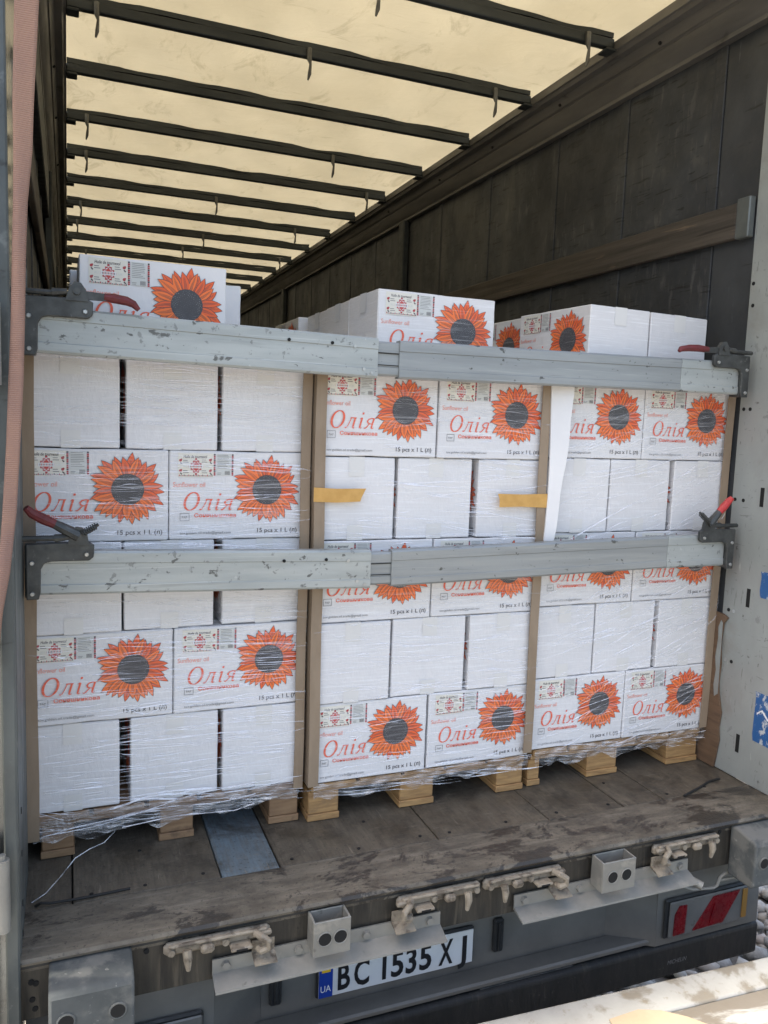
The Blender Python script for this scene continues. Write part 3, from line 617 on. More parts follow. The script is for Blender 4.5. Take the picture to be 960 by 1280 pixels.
# ================================================================== CARTONS
L_, D_ = .402, .262
def petal(mb, a, r0, r1, wd, y, mi, bend):
    P = []
    for t, w_ in ((0, .34), (.22, .72), (.45, 1), (.65, .93), (.82, .58), (.93, .26), (1, 0)): P.append((t, w_))
    out = [(t, w_) for t, w_ in P]+[(t, -w_) for t, w_ in reversed(P[:-1])]
    v = []
    for t, w_ in out:
        r = r0+(r1-r0)*t; aa = a+bend*t*t; q = w_*wd
        v.append((r*math.cos(aa)-q*math.sin(aa), y, r*math.sin(aa)+q*math.cos(aa)))
    mb.add(v, [tuple(range(len(v)))], mi)
def flower_mesh():
    rs = random.Random(3); mb = MB(); n = 17
    for lay, (r1, dy) in enumerate(((.110, 0), (.106, -.00045))):
        for k in range(n):
            a = 2*math.pi*(k+.5*lay)/n+rs.uniform(-.06, .06); rr = r1*rs.uniform(.84, 1.0); bd = rs.uniform(-.16, .16); wd = rs.uniform(.0088, .0118)
            e = -.00006*k
            petal(mb, a, .030, rr+.0009, wd+.0008, dy+e/3, 2, bd)
            petal(mb, a, .030, rr-.0012, wd-.0003, dy+e/3-.00012, 0 if rs.random() < (.7 if lay else .45) else 1, bd)
            # drawn veins
            for q in (-.35, .05, .4):
                v = []
                for t, hw in ((.1, .0007), (.45, .0005), (rs.uniform(.7, .9), .0002)):
                    r = .030+(rr-.030)*t; aa = a+bd*t*t; o = q*wd*(1-t*.75)
                    for sg in (1, -1): v.append((r*math.cos(aa)-(o+sg*hw)*math.sin(aa), dy+e/3-.00020, r*math.sin(aa)+(o+sg*hw)*math.cos(aa)))
                mb.add(v, [(0, 2, 3, 1), (2, 4, 5, 3)], 2)
    c = [( .0445*math.cos(2*math.pi*k/40)*(1+.02*(k % 2)), -.0012, .0445*math.sin(2*math.pi*k/40)*(1+.02*(k % 2))) for k in range(40)]
    mb.add(c, [tuple(range(40))], 3)
    for k in range(190):
        r = .043*math.sqrt((k+.5)/190); a = k*2.39996
        if rs.random() < (.1 if r < .02 else .25): continue
        s = rs.uniform(.0006, .0011)*(1.25 if r > .026 else .8); x, z = r*math.cos(a), r*math.sin(a)
        mb.add([(x-s, -.0014, z), (x, -.0014, z-s), (x+s, -.0014, z), (x, -.0014, z+s)], [(0, 1, 2, 3)], 4)
    return mb
# hand drawn italic serif letters for the big word, cap height 1
def stroke(mb, pts, ws, y, k, ox, oz, sh, mi=0):
    v = []
    for i, (x, z) in enumerate(pts):
        a = pts[max(i-1, 0)]; b = pts[min(i+1, len(pts)-1)]
        tx, tz = b[0]-a[0], b[1]-a[1]; l = math.hypot(tx, tz) or 1; nx_, nz_ = -tz/l, tx/l; w_ = ws[i]/2
        for sg in (1, -1):
            px, pz = x+nx_*w_*sg, z+nz_*w_*sg
            v.append((ox+(px+sh*pz)*k, y-len(mb.f)*1e-6, oz+pz*k))
    mb.add(v, [(2*i, 2*i+2, 2*i+3, 2*i+1) for i in range(len(pts)-1)], mi)
def big_word(mb, x, z, y, k, mi):
    sh = .24
    # O
    pts = [(.40+.36*math.cos(t), .5+.49*math.sin(t)) for t in [2*math.pi*i/28 for i in range(29)]]
    ws = [.045+.085*abs(math.cos(2*math.pi*i/28)) for i in range(29)]
    stroke(mb, pts, ws, y, k, x, z, sh, mi)
    o = x+.92*k
    stroke(mb, [(.02, .08), (.07, .03), (.13, .06), (.19, .2), (.25, .42), (.29, .62)], [.09, .06, .05, .045, .05, .05], y, k, o, z, sh, mi)
    stroke(mb, [(.22, .61), (.6, .61)], [.05, .05], y, k, o, z, sh, mi)
    stroke(mb, [(.52, .62), (.50, .2), (.50, .06), (.56, .02), (.63, .07)], [.105, .105, .10, .06, .03], y, k, o, z, sh, mi)
    o = x+1.72*k
    stroke(mb, [(.02, .55), (.10, .62), (.15, .6)], [.03, .05, .06], y, k, o, z, sh, mi)
    stroke(mb, [(.14, .62), (.12, .2), (.12, .06), (.18, .02), (.25, .07)], [.105, .105, .10, .06, .03], y, k, o, z, sh, mi)
    stroke(mb, [(.09, .88), (.20, .88)], [.11, .11], y, k, o, z, sh, mi)
    o = x+2.10*k
    stroke(mb, [(.50, .62), (.47, .2), (.47, .06), (.53, .02), (.60, .07)], [.105, .105, .10, .06, .03], y, k, o, z, sh, mi)
    stroke(mb, [(.52, .60), (.36, .61), (.20, .56), (.13, .45), (.19, .34), (.34, .29), (.48, .30)], [.045, .05, .08, .105, .08, .05, .045], y, k, o, z, sh, mi)
    stroke(mb, [(.30, .30), (.17, .10), (.08, .02), (.0, .05)], [.06, .075, .06, .04], y, k, o, z, sh, mi)
FX = lambda f: (f-.5)*L_
FZ = lambda f: H*(1-f)
YF = -D_/2
def lettering_meshes():
    out = []
    mb = MB(); big_word(mb, FX(.092), FZ(.668), YF-.0008, .0535, 0); out.append(('brand_word', mb, 'redink'))
    for nm, t, sz, wd, fx, f, bd, mk in (('oil_caption', 'Sunflower oil', .02, .092, .028, .405, 0, 'paleink'), ('oil_subtitle', 'Соняшникова', .0155, .124, .18, .745, .0003, 'redink'),
            ('quantity_text', '15 pcs x 1 L (л)', .0185, .124, .65, .925, .0002, 'ink'), ('contact_text', 'tov.golden.oil.trade@gmail.com', .0105, .15, .077, .935, 0, 'greyink')):
        mb = MB(); put_text(mb, text_geo(t, sz, 0, width=wd, bold=bd), FX(fx), FZ(f), YF-.0008); out.append((nm, mb, mk))
    mb = MB(); x0, x1, z0, z1 = FX(.077), FX(.145), FZ(.785), FZ(.70); t = .0013; y = YF-.0008
    o = [(x0, z0), (x1, z0), (x1, z1), (x0, z1)]; i = [(x0+t, z0+t), (x1-t, z0+t), (x1-t, z1-t), (x0+t, z1-t)]
    mb.add([(x, y, z) for x, z in o+i], [(k, (k+1) % 4, (k+1) % 4+4, k+4) for k in range(4)])
    put_text(mb, text_geo('PAP', .010, 0, width=.015), x0+.006, z0+.007, y); out.append(('recycling_mark', mb, 'greyink'))
    return out
def label_mesh():
    mb = MB(); y = YF-.0008; rs = random.Random(5)
    def rect(fx0, fx1, f0, f1, mi, yy=y): mb.add([(FX(fx0), yy, FZ(f1)), (FX(fx1), yy, FZ(f1)), (FX(fx1), yy, FZ(f0)), (FX(fx0), yy, FZ(f0))], [(0, 1, 2, 3)], mi)
    put_text(mb, text_geo('Huile de tournesol', .0125, .2, width=.068, bold=.0002), FX(.10), FZ(.085), y, 2)
    rect(.062, .317, .03, .296, 5, y+.0003)
    cx, cz = FX(.19), FZ(.178)
    def step_diamond(r, mi, dy):
        v = []
        for q in range(4):
            c_, s_ = ((1, 0), (0, 1), (-1, 0), (0, -1))[q]; d_, e_ = ((0, 1), (-1, 0), (0, -1), (1, 0))[q]
            for a_, b_ in ((1, .14), (.72, .14), (.72, .42), (.42, .42), (.42, .72), (.14, .72), (.14, 1)): v.append((cx+r*(c_*a_+d_*b_), y-dy, cz+r*1.15*(s_*a_+e_*b_)))
        mb.add(v, [tuple(range(len(v)))], mi)
    step_diamond(.0215, 0, 0); step_diamond(.0165, 3, .0001); step_diamond(.0140, 6, .0002)
    mb.add([(cx-.021, y-.0003, cz-.005), (cx+.021, y-.0003, cz-.005), (cx+.021, y-.0003, cz+.005), (cx-.021, y-.0003, cz+.005)], [(0, 1, 2, 3)], 3)
    for q in range(9): xq = cx-.017+q*.004; mb.add([(xq, y-.0004, cz-.0025), (xq+.0024, y-.0004, cz-.0025), (xq+.0024, y-.0004, cz+.0028), (xq, y-.0004, cz+.0028)], [(0, 1, 2, 3)], 6 if q % 2 else 1)
    put_text(mb, text_geo('AU', .009, 0, width=.011), cx-.037, cz-.003, y-.0003, 4)
    put_text(mb, text_geo('UR', .009, 0, width=.011), cx+.026, cz-.003, y-.0003, 4)
    for fx, f in ((.079, .115), (.293, .11), (.079, .23), (.293, .23)):
        for dx, dz, rr in ((0, .001, .0042), (.0026, .0035, .0026), (.0005, -.0062, .002), (.0028, -.0085, .0022)):
            v = [(FX(fx)+dx+rr*math.cos(a), y-.00003*dz, FZ(f)+dz+rr*math.sin(a)) for a in [k*math.pi/4 for k in range(8)]]
            mb.add(v, [tuple(range(8))], 0 if rr > .0025 else 2)
        sx = .018 if fx < .2 else -.062
        for q in (0, .022): rect(fx+sx, fx+sx+(.04 if q else .032), f-.008+q, f-.001+q, 1, y-.0001)
    n = 22
    for k in range(n):
        a, b = .066+(.312-.066)*k/n, .066+(.312-.066)*(k+1)/n; h_ = .262 if k % 3 == 0 else .272
        mb.add([(FX(a), y, FZ(.286)), (FX(b), y, FZ(.286)), (FX((a+b)/2), y, FZ(h_))], [(0, 1, 2)], 2 if k % 2 else 0)
    # ornament strips and the grey text block
    for a, b in ((.318, .331), (.45, .463)):
        for k in range(12): rect(a, b, .035+k*.0205, .035+k*.0205+.0165, 0 if k % 3 else 2)
    rect(.338, .443, .035, .275, 4)
    for k in range(9): rect(.345, .345+rs.uniform(.06, .09), .045+k*.018, .05+k*.018, 1, y-.0002)
    for k in range(9): rect(.40+k*.0042, .4022+k*.0042, .225, .268, 2, y-.0002)
    rect(.345, .375, .245, .25, 1, y-.0002); rect(.345, .37, .26, .265, 1, y-.0002)
    return mb
CART = {}; WORDS = []
def carton_protos():
    from mathutils import noise as mn
    for var in range(5):
        b = MB().box(-L_/2, L_/2, -D_/2, D_/2, .0012, H-.0012, .0032)
        o = b.build('carton', M['carton']); me = o.data; bm = bmesh.new(); bm.from_mesh(me)
        big = [e for e in bm.edges if e.calc_length() > .05]
        bmesh.ops.subdivide_edges(bm, edges=big, cuts=6, use_grid_fill=True)
        bm.normal_update()
        for q in bm.verts:
            n_ = q.normal; c_ = q.co
            if max(abs(n_.x), abs(n_.y), abs(n_.z)) > .98:
                d_ = max(0, mn.noise(Vector((c_.x*7+var*9.1, c_.y*7, c_.z*7)))+.25)*.0045
                q.co -= n_*d_
            else:
                q.co -= n_*max(0, mn.noise(Vector((c_.x*16+var*5.3, c_.y*16, c_.z*16)))-.1)*.004
        bm.to_mesh(me); bm.free(); me.shade_smooth(); me.set_sharp_from_angle(angle=R(28))
        CART['body%d' % var] = me
        o2 = me.copy(); o2.materials[0] = M['carton_wrapped']; CART['bodyw%d' % var] = o2; bpy.data.objects.remove(o)
    def grab(key, mb, mats):
        q = mb.build(key, [M[x] for x in mats], sharp=0); CART[key] = q.data; bpy.data.objects.remove(q)
        w2 = CART[key].copy(); CART[key+'_w'] = w2
        for i, x in enumerate(mats):
            if x+'_w' in M: w2.materials[i] = M[x+'_w']
    f = flower_mesh(); f.v = [(x+FX(.72), y+YF-.0008, z+FZ(.435)) for x, y, z in f.v]
    grab('flower', f, ['petal', 'petal2', 'ink', 'seed', 'seeddot'])
    for nm, mb, mk in lettering_meshes(): grab(nm, mb, [mk]); WORDS.append(nm)
    grab('label', label_mesh(), ['maroon', 'greyink', 'ink', 'whiteprint', 'lgrey', 'cream', 'petalred'])
    for nm, sg in (('tapes', 1), ('tapes_low', 0)):
        e = L_/2+.0005; zt = H-.0003 if sg else .0003; zi = H-.062 if sg else .05
        t = MB(); q = [(-e, zi), (-e, zt), (e, zt), (e, zi)]
        t.add([(x, y, z) for x, z in q for y in (-.026, .026)], [(2*k, 2*k+1, 2*k+3, 2*k+2) for k in range(3)])
        grab(nm, t, ['tape'])
carton_protos()
def place(x, y, z, ends, label, group, wrapped=True, rot=0, sx=1.0, prints=True):
    """x = left edge, y = front face; ends = the narrow blank end faces the rear doors"""
    fw_ = D_ if ends else L_; dp = L_ if ends else D_
    a = R(rot)+(-math.pi/2 if ends else 0)
    ob = bpy.data.objects.new('sunflower_oil_carton', CART[('bodyw%d' if wrapped else 'body%d') % random.randrange(5)]); C.objects.link(ob)
    c, s_ = math.cos(R(rot)), math.sin(R(rot))
    hx, hy = fw_*sx/2, dp/2
    ob.location = (x+hx*c-hy*s_, y+hx*s_+hy*c, z); ob.rotation_euler = (0, 0, a)
    if sx != 1: ob.scale = (1, sx, 1) if ends else (sx, 1, 1)
    tag(ob, label, 'box', group)
    parts = [('tape', 'tapes'), ('tape', 'tapes_low')]
    if prints: parts += [('sunflower_print', 'flower'), ('label_print', 'label')]+[(w_, w_) for w_ in WORDS]
    for nm, key in parts:
        q = bpy.data.objects.new(nm, CART[key+('_w' if wrapped else '')]); C.objects.link(q); q.parent = ob
    return ob
# per pallet, per layer: left edges of the cartons (from the photograph)
ENDS = {'left': {0: (-.013, .275, .546), 2: (-.008, .257, .540), 4: (-.012, .262, .533)},
        'middle': {1: (.822, 1.094, 1.376), 3: (.820, 1.094, 1.383)},
        'right': {1: (1.636, 1.9045, 2.187), 3: (1.655, 1.924, 2.208)}}
SIDES = {'left': {1: (-.006, .3985), 3: (-.022, .3825)}, 'middle': {0: (.826, 1.236), 2: (.822, 1.228), 4: (.818, 1.224)}, 'right': {0: (1.650, 2.054), 2: (1.652, 2.058), 4: (1.650, 2.055)}}
LAY = ['bottom', 'second', 'third', 'fourth', 'fifth']
for key in PALX:
    x0, x1, y0, z0 = PALX[key]
    grp = 'cartons wrapped on the %s pallet' % key
    for k in range(5):
        z = z0+k*H
        rot = random.uniform(-.35, .35)
        if k in ENDS[key]:
            for i, x in enumerate(ENDS[key][k]):
                place(x, y0+random.uniform(-.002, .010), z, True, 'blank white carton end, %s of three in %s layer of %s pallet' % (('left', 'centre', 'right')[i], LAY[k], key), grp, rot=random.uniform(-.9, .9), sx=(1.02 if key != 'left' and i == 1 else .985 if key == 'left' else 1))
        else:
            for i, x in enumerate(SIDES[key][k]):
                place(x, y0+random.uniform(-.002, .006), z, False, 'sunflower-printed carton, %s of two in %s layer of %s pallet' % (('left', 'right')[i], LAY[k], key), grp, rot=random.uniform(-.5, .5))
    # cartons deeper in the stack, hidden behind the front ones
    mb = MB()
    for k in range(5):
        z = z0+k*H; d0 = y0+.012+(L_ if k in ENDS[key] else D_)
        n = 2 if k in ENDS[key] else 3
        st = (1.19-(d0-y0))/n
        for r_ in range(n):
            for i in range(2 if n == 3 else 3):
                wq = (x1-x0)/(2 if n == 3 else 3)
                mb.box(x0+wq*i+.004, x0+wq*(i+1)-.004, d0+st*r_+.003, d0+st*(r_+1)-.003, z+.001, z+H-.001)
    q = mb.build('stacked_cartons', M['carton'], None, ((x0+x1)/2, y0+.7, z0))
    tag(q, 'cartons packed out of sight behind the front row of the %s pallet' % key, 'boxes', kind='stuff')
G6 = 'cartons on the uneven top layer'
ZT = {k: PALX[k][3]+5*H+.0005 for k in PALX}
place(.141, .455, ZT['left'], False, 'unwrapped sunflower carton alone on top of the left stack, below the roof', G6, False, .5)
place(.118, .735, ZT['left'], True, 'white carton mostly hidden behind left edge of the lone top-left carton', G6, False)
place(.384, .735, ZT['left'], True, 'white carton peeking out right of the lone top-left sunflower carton', G6, False, sx=.98)
place(1.022, .468, ZT['middle'], False, 'sunflower carton at the front of the middle stack top layer', G6, True, 1.5, sx=1.06)
place(1.022, .75, ZT['middle'], False, 'carton directly behind the middle top sunflower carton', G6, True, 0)
place(1.028, 1.025, ZT['middle'], False, 'third carton back on the middle stack top layer', G6, True, 0)
place(.995, 1.31, ZT['middle'], True, 'far carton with sunflower side, small, at the back of the middle stack', G6, True, 0)
place(1.775, .400, ZT['right'], True, 'white carton on top of right stack, its sunflower side facing left', G6, True, 5, sx=1.04)
place(2.056, .428, ZT['right'], True, 'white carton at the right end of the right stack top layer', G6, True, 7, sx=1.12)
place(1.772, .815, ZT['right'], True, 'sunflower carton behind the front one on top of right stack', G6, True, 2)

# ================================================================== STRETCH FILM, EDGE BOARDS, TAPE
def film(key, n, tilt, spread, seed, zmax):
    rs = random.Random(seed); x0, x1, y0, z0 = PALX[key]; mb = MB()
    yf = y0-.0085
    for i in range(n):
        z = rs.uniform(.10, zmax); ln = rs.choice((.06, .12, .2, .35, .55))*rs.uniform(.7, 1.4); xa = rs.uniform(x0-.05, x1-.03)
        a = R(rs.gauss(tilt, spread)); wd = rs.uniform(.0004, .0012)*(1.9 if rs.random() < .05 else 1)
        m_ = 6; v = []; cur = rs.uniform(-.012, .012); yy = yf-rs.uniform(0, .006)
        for k in range(m_):
            t = k/(m_-1); x = xa+ln*t*math.cos(a); zz = z+ln*t*math.sin(a)+cur*math.sin(t*3.14)
            x = min(max(x, x0-.004), x1+.004); zz = min(max(zz, .09), zmax+.01)
            w_ = wd*math.sin(math.pi*min(max(t, .06), .94))
            v += [(x, yy-1.3*w_, zz-w_), (x, yy, zz+w_)]
        mb.add(v, [(2*k, 2*k+2, 2*k+3, 2*k+1) for k in range(m_-1)])
    # gathered skirt at the bottom edge
    for i in range(14 if key == 'left' else 9):
        xa = rs.uniform(x0, x1-.15); ln = rs.uniform(.08, .3); z = rs.uniform(z0-.05, z0+.025); wd = rs.uniform(.0008, .003); v = []
        s = rs.uniform(-.03, .03)
        for k in range(6):
            t = k/5; x = xa+ln*t; zz = z+s*t+.006*math.sin(t*5+i); yy = yf-rs.uniform(0, .004)
            w_ = wd*math.sin(math.pi*min(max(t, .06), .94)); v += [(x, yy-1.2*w_, zz-w_), (x, yy, zz+w_)]
        mb.add(v, [(2*k, 2*k+2, 2*k+3, 2*k+1) for k in range(5)])
    if True:   # loose skirt of film hanging over the deck edge
        nx_, nz_ = 60, 7; v = []; f = []
        lo = (.062, .095) if key == 'left' else (.085, .10)
        for j in range(nz_):
            for i in range(nx_):
                t = i/(nx_-1); x = x0+.01+(x1-x0-.02)*t; zb = lo[0]+(lo[1]-lo[0])*t+.008*math.sin(t*23)+.006*math.sin(t*51+1)
                z = z0+.006+(zb-z0-.006)*j/(nz_-1)
                v.append((x, yf-.004+.012*(j/(nz_-1))*math.sin(t*31+j*.5)*.5+.004*math.sin(t*70+j), z))
        for j in range(nz_-1):
            for i in range(nx_-1): f.append((j*nx_+i, j*nx_+i+1, (j+1)*nx_+i+1, (j+1)*nx_+i))
        mb.add(v, f, 1)
    if key == 'left':   # bunched rope of film across the bottom
        for q in range(2):
            pts = [(.03+.62*t, yf-.008-.004*math.sin(t*9+q), .085+.09*t-.05*t*t*(q % 2)+.006*math.sin(t*11+q*2)) for t in [k/16 for k in range(17)]]
            mb.tube(pts, .0016+.0006*q/2, 6)
        mb.tube([(.55, yf-.008, .13), (.62, yf-.03, .125), (.64, yf-.034, .11), (.58, yf-.03, .095), (.4, yf-.02, .10), (.25, yf-.015, .085)], .0018, 6)
    ob = mb.build('stretch_film', [M['film'], M['skirt']], None, ((x0+x1)/2, y0, z0), sharp=0)
    tag(ob, 'clear stretch film in taut creases wrapped around the %s stack' % key, 'stretch film', 'stretch film round the stacks')
film('left', 620, -1, 3.5, 1, 1.47); film('middle', 330, -1, 5, 2, 1.45); film('right', 430, 13, 8, 3, 1.47)
def film_end():
    pts = [(.23, .418, .075), (.2, .40, .055), (.16, .385, .05), (.12, .36, .042), (.08, .31, .02), (.045, .26, .01), (.012, .235, .006)]
    o = MB().tube(pts, .0015, 6).build('film_tail', M['film'], None, (.1, .3, 0))
    tag(o, 'twisted loose tail of clear film trailing to the floor at the left post', 'film')
film_end()
def edge_board(xa, xb, y0, z0, z1, side, label, lean=0):
    """L-shaped board: front leg xa..xb, side leg running into the stack on the given side"""
    t = .004; P = [(xa, y0-t), (xb, y0-t), (xb, y0), (xa+t, y0), (xa+t, y0+.05), (xa, y0+.05)] if side < 0 else [(xb, y0-t), (xa, y0-t), (xa, y0), (xb-t, y0), (xb-t, y0+.05), (xb, y0+.05)]
    mb = MB(); n = 9; v = []; f = []; m_ = len(P)
    for k in range(n):
        z = z0+(z1-z0)*k/(n-1); dx = lean*(k/(n-1))+.0015*math.sin(k*1.7)
        v += [(p[0]+dx, p[1], z) for p in P]
    for k in range(n-1): f += [(k*m_+j, k*m_+(j+1) % m_, (k+1)*m_+(j+1) % m_, (k+1)*m_+j) for j in range(m_)]
    f += [tuple(range(m_-1, -1, -1)), tuple(range((n-1)*m_, n*m_))]
    o = mb.add(v, f).build('edge_board', M['kraft'], None, ((xa+xb)/2, y0, z0))
    tag(o, label, 'edge protector', 'brown cardboard edge boards on the stacks')
edge_board(-.018, .026, .4275, .075, 1.46, -1, 'brown cardboard edge board on the left edge of the left stack')
edge_board(.772, .802, .4275, .125, 1.46, 1, 'brown cardboard edge board on the right edge of the left stack')
edge_board(.813, .847, .4025, .135, 1.455, -1, 'brown cardboard edge board on the left edge of the middle stack', -.006)
edge_board(1.607, 1.641, .4025, .15, 1.455, 1, 'brown cardboard edge board on the right edge of the middle stack', -.004)
edge_board(2.418, 2.452, .4125, .15, 1.455, 1, 'brown cardboard edge board on the right edge of the right stack', .010)
# white foam sheet between middle and right stacks
mb = MB(); n = 10; v = []
for k in range(n+1):
    z = .915+.535*k/n; t = k/n
    xa = 1.637+.006*math.sin(t*4); xb = 1.672+.036*min(1, t*1.35)+.003*math.sin(t*14)
    for y, x in ((.393, xa), (.385-.012*t, xb), (.391-.012*t, xb), (.399, xa)): v.append((x, y, z))
f = [(0, 1, 2, 3), (4*n, 4*n+1, 4*n+2, 4*n+3)]
for k in range(n): f += [(4*k+j, 4*k+(j+1) % 4, 4*k+4+(j+1) % 4, 4*k+4+j) for j in range(4)]
o = mb.add(v, f).build('foam_sheet', M['foam'], None, (1.65, .39, .915), sharp=50)
tag(o, 'white foam sheet wedged between the middle and right stacks', 'foam sheet')
def tape(pts, y, wrapx, label):
    mb = MB(); mb.prism(pts, 'y', y-.0006, y)
    o = mb.build('tape_strip', M['browntape'], None, (pts[0][0], y, pts[0][1])); tag(o, label, 'tape', 'tan tape strips on the middle stack')
tape([(.806, 1.053), (.88, 1.050), (.958, 1.053), (.962, 1.066), (.968, 1.078), (.976, 1.094), (.88, 1.093), (.806, 1.097)], .3965, 0, 'tan tape strip over the left edge board of the middle stack')
tape([(1.456, 1.033), (1.54, 1.034), (1.642, 1.030), (1.642, 1.078), (1.54, 1.076), (1.448, 1.078), (1.455, 1.06)], .3965, 0, 'tan tape strip over the right edge board of the middle stack')

# ================================================================== LOAD BARS
def load_bar(zl, zm, zr, label, up_left, up_right, bright):
    Y0, Y1 = .328, .362
    root = empty('load_bar', (1.2, .345, zm)); tag(root, label, 'load bar', 'aluminium load bars across the rear of the stacks')
    def seg(name, xa, za, xb, zb, hh, y0, y1, mat_):
        # ribbed extrusion profile (y, z)
        P = [(y1, -hh), (y0+.004, -hh), (y0, -hh+.006), (y0, -hh+.026), (y0+.0025, -hh+.028), (y0+.0025, hh-.034), (y0, hh-.032), (y0, hh-.006), (y0+.004, hh), (y1, hh)]
        v = [(xa, p[0], za+p[1]) for p in P]+[(xb, p[0], zb+p[1]) for p in P]; n = len(P)
        f = [tuple(range(n-1, -1, -1)), tuple(range(n, 2*n))]+[(k, (k+1) % n, (k+1) % n+n, k+n) for k in range(n)]
        return MB().add(v, f).build(name, mat_, root, sharp=20)
    xm0, xm1 = .975, 1.045
    L1 = seg('left_beam', .035, zl, xm0, zm, .059, Y0, Y1, M['alu'])
    seg('sleeve', xm0-.05, zm, xm1+.05, zm, .051, Y0+.006, Y1-.004, M['alu2'])
    R1 = seg('right_beam', xm1, zm, 2.12, zr-.002, .057, Y0, Y1, M['alu2'])
    seg('end_beam', 2.1205, zr-.002, 2.385, zr, .058, Y0-.001, Y1, M['alu'])
    for x, z in ((.70, .035), (.83, .035), (.90, .03), (.93, -.035), (.955, -.045)):
        MB().tube([(x, Y0-.003, zm+z), (x, Y0+.001, zm+z)], .005, 8).build('screw', M['hole'] if x < .9 else M['zinc'], root)
    for k in (-.02, .015): MB().box(xm0+.002, xm1-.002, Y0+.0035, Y0+.0055, zm+k, zm+k+.0022).build('sleeve_groove', M['hole'], root)
    # locking brackets at both ends
    for side, zc, upr, xe in ((1, zl, up_left, .006), (-1, zr, up_right, 2.418)):
        X = lambda d: xe+side*d
        P = [(X(0), zc-.068), (X(.03), zc-.068), (X(.034), zc-.05), (X(.035), zc+.012), (X(.044), zc+.028), (X(.06), zc+.033), (X(.155), zc+.033), (X(.166), zc+.042), (X(.168), zc+.075), (X(.155), zc+.082), (X(.10), zc+.083), (X(.0), zc+.080)]
        B = MB().prism(P, 'y', Y0-.016, Y0-.0025).build('end_bracket', M['bracket'], root)
        mod = B.modifiers.new('bevel', 'BEVEL'); mod.width = .0025; mod.segments = 2; mod.limit_method = 'ANGLE'
        MB().box(*sorted((X(-.004), X(.03))), Y0-.002, Y1+.012, zc-.066, zc+.076, .003).build('end_cap', M['bracket'], root)
        for d, q in ((.014, -.052), (.014, .03), (.148, .05)):
            MB().tube([(X(d), Y0-.0205, zc+q), (X(d), Y0-.0165, zc+q)], [.005, .0065], 8).build('screw', M['zinc'], B)
        piv = Vector((X(.128), Y0-.012, zc+.088))
        # rod to the post
        MB().tube([(X(-.018), piv.y+.012, zc+.093), (X(.085), piv.y+.006, zc+.093)], .0075, 8).tube([(X(.07), piv.y+.004, zc+.094), (X(.105), piv.y, zc+.098)], [.011, .008], 8).build('locking_rod', M['bracket'], root)
        # pivot lug
        MB().prism([(X(.10), zc+.076), (X(.155), zc+.076), (X(.150), zc+.105), (X(.138), zc+.122), (X(.122), zc+.124), (X(.110), zc+.108)], 'y', Y0-.02, Y0-.004).build('pivot_lug', M['bracket'], B)
        MB().tube([(piv.x, Y0-.027, piv.z+.012), (piv.x, Y0-.02, piv.z+.012)], .0095, 10).build('pivot_pin', M['bracket'], B)
        if not upr:   # lever lying along the bar
            d1 = [(X(.125), zc+.104), (X(.20), zc+.100), (X(.212), zc+.082), (X(.13), zc+.082)]
            MB().prism(d1, 'y', Y0-.014, Y0-.002).build('lever', M['bracket'], root)
            pts = [(X(.195), Y0-.008, zc+.092), (X(.215), Y0-.009, zc+.091), (X(.25), Y0-.010, zc+.087), (X(.268), Y0-.011, zc+.080), (X(.281), Y0-.012, zc+.066)] if side > 0 else [(X(.195), Y0-.008, zc+.092), (X(.24), Y0-.009, zc+.094), (X(.28), Y0-.010, zc+.092), (X(.318), Y0-.011, zc+.086), (X(.326), Y0-.012, zc+.078)]
            MB().tube(pts, [.010, .0125, .012, .010, .006], 10).build('lever_grip', M['redgrip'], root)
        else:
            tip = (X(.002), zc+.172) if side > 0 else (X(.045), zc+.20)
            base = (piv.x, zc+.10); k1 = (base[0]+(tip[0]-base[0])*.48, base[1]+(tip[1]-base[1])*.48)
            MB().tube([(base[0], Y0-.014, base[1]), (k1[0], Y0-.018, k1[1])], [.017, .012], 8).build('lever', M['bracket'], root)
            e = (tip[0]-base[0], tip[1]-base[1])
            MB().tube([(k1[0]-e[0]*.02, Y0-.018, k1[1]-e[1]*.02), (k1[0]+e[0]*.2, Y0-.021, k1[1]+e[1]*.18), (k1[0]+e[0]*.42, Y0-.024, k1[1]+e[1]*.4), (tip[0], Y0-.03, tip[1]+(.006 if side > 0 else .0))], [.0125, .0145, .0125, .009], 10).build('lever_grip', M['redgrip'] if side > 0 else M['redgrip2'], root)
            # spring on its bolt
            s0 = Vector((X(.138), Y0-.022, zc+.108)); s1 = Vector((X(.178), Y0-.026, zc+.132)) if side > 0 else Vector((X(.190), Y0-.028, zc+.146))
            MB().tube([s0, s1], .0045, 8).build('spring_bolt', M['bracket'], root)
            ax = (s1-s0).normalized(); e1 = ax.cross(Vector((0, 1, 0))).normalized(); e2 = ax.cross(e1)
            MB().tube([s0.lerp(s1, t/60*.85)+(e1*math.cos(t*.75)+e2*math.sin(t*.75))*.0085 for t in range(61)], .0018, 5).build('spring', M['bracket'], root)
    return root
load_bar(1.507, 1.492, 1.508, 'upper aluminium load bar with lowered red grips, just below the top cartons', False, False, True)
load_bar(.872, .850, .874, 'lower aluminium load bar at mid height with raised red grips', True, True, True)

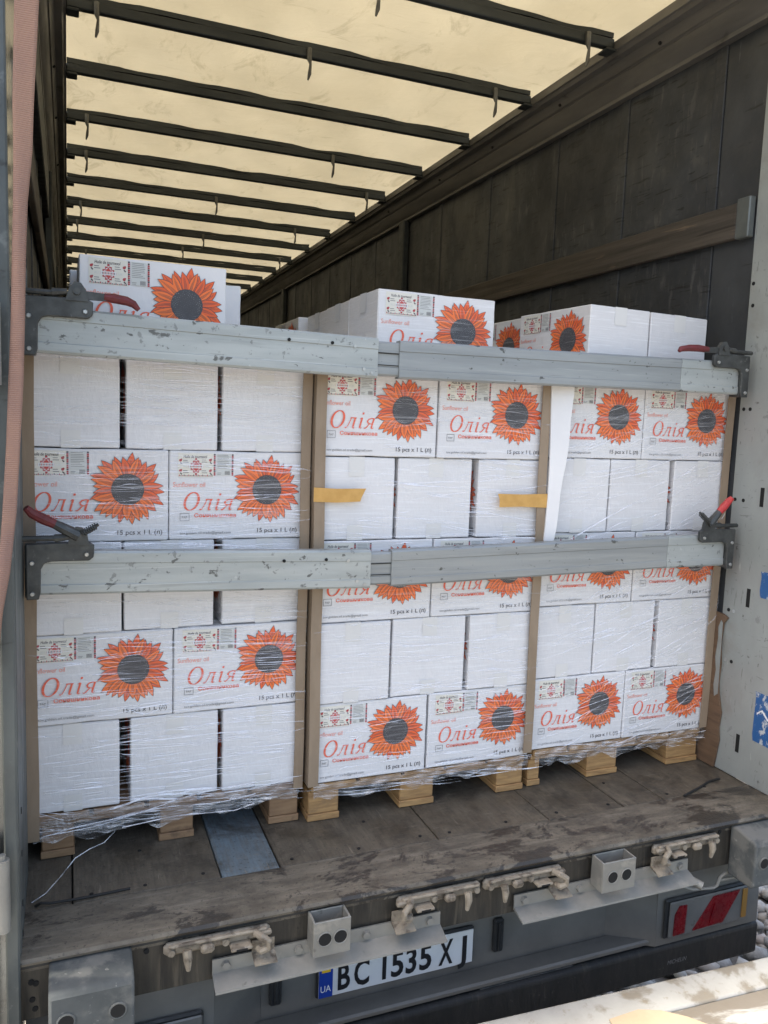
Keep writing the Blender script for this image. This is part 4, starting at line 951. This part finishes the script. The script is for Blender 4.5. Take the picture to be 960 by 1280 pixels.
# ================================================================== STRAP
mb = MB(); v = []; f = []
path = [(2.35, .052, -.055, .047, .02), (2.13, .039, -.055, .046, .06), (1.93, .030, -.054, .040, .12), (1.83, .028, -.053, .036, .2), (1.73, .022, -.052, .028, .45), (1.60, .017, -.052, .027, .4), (1.49, .014, -.052, .028, .3), (1.35, .008, -.052, .030, .25), (1.22, .001, -.053, .028, .3), (1.08, -.008, -.054, .028, .35), (.95, -.020, -.056, .024, .4), (.86, -.036, -.058, .024, .4), (.7, -.055, -.06, .03, .4)]
sm = []
for i in range(len(path)-1):
    for k in range(4): t = k/4; sm.append([a+(b-a)*t for a, b in zip(path[i], path[i+1])])
nn = 7
for z, x, y, wd, fold in sm:
    for k in range(nn):
        u = k/(nn-1)-.5
        v.append((x+u*wd, y-.012*fold*math.cos(u*math.pi)+.003*math.sin(z*7+u*3), z+.002*u))
for i in range(len(sm)-1):
    for k in range(nn-1): f.append((i*nn+k, i*nn+k+1, (i+1)*nn+k+1, (i+1)*nn+k))
o = mb.add(v, f).build('tie_down_strap', M['strap'], None, (.0, -.05, .7), sharp=80)
mod = o.modifiers.new('thickness', 'SOLIDIFY'); mod.thickness = .003
tag(o, 'faded red orange webbing strap hanging down in front of the left post', 'strap')

# ================================================================== LOADING PLATFORM
PZ = -.30
def plat_edge(x): return -.199-.0516*(x-1.11)
P = [(-2.2, plat_edge(-2.2)-.11), (4.2, plat_edge(4.2)-.11), (4.2, -4.6), (-2.2, -4.6)]
pl = empty('loading_platform', (1, -2.4, GZ)); tag(pl, 'stained white steel loading platform behind the trailer', 'platform')
MB().prism(P, 'z', PZ-.12, PZ-.006).build('deck', M['ramp'], pl)
q = MB().prism([(-2.2, plat_edge(-2.2)), (4.2, plat_edge(4.2)), (4.2, plat_edge(4.2)-.1085), (-2.2, plat_edge(-2.2)-.1085)], 'z', PZ-.14, PZ).build('edge_lip', M['ramplip'], pl)
mod = q.modifiers.new('bevel', 'BEVEL'); mod.width = .006; mod.segments = 2
for x, y in ((-2.0, -.35), (4.0, -.55), (-2.0, -4.4), (4.0, -4.4), (1, -4.4)):
    MB().box(x-.05, x+.05, y-.05, y+.05, GZ, PZ-.121).build('leg', M['galv'], pl)
mb = MB()
t = [(1.47, -.315), (1.56, -.322), (1.62, -.345), (1.68, -.38), (1.72, -.45), (1.62, -.52), (1.42, -.48)]
v = [(x, y, PZ+.004+.012*abs(math.sin(i*1.1))) for i, (x, y) in enumerate(t)]
mb.add(v+[(x, y, z+.004) for x, y, z in v], [tuple(range(6, -1, -1)), tuple(range(7, 14))]+[(k, (k+1) % 7, (k+1) % 7+7, k+7) for k in range(7)])
o = mb.build('cardboard_scrap', M['scrap'], None, (1.55, -.4, PZ)); tag(o, 'pale torn cardboard scrap lying on the white platform', 'cardboard')
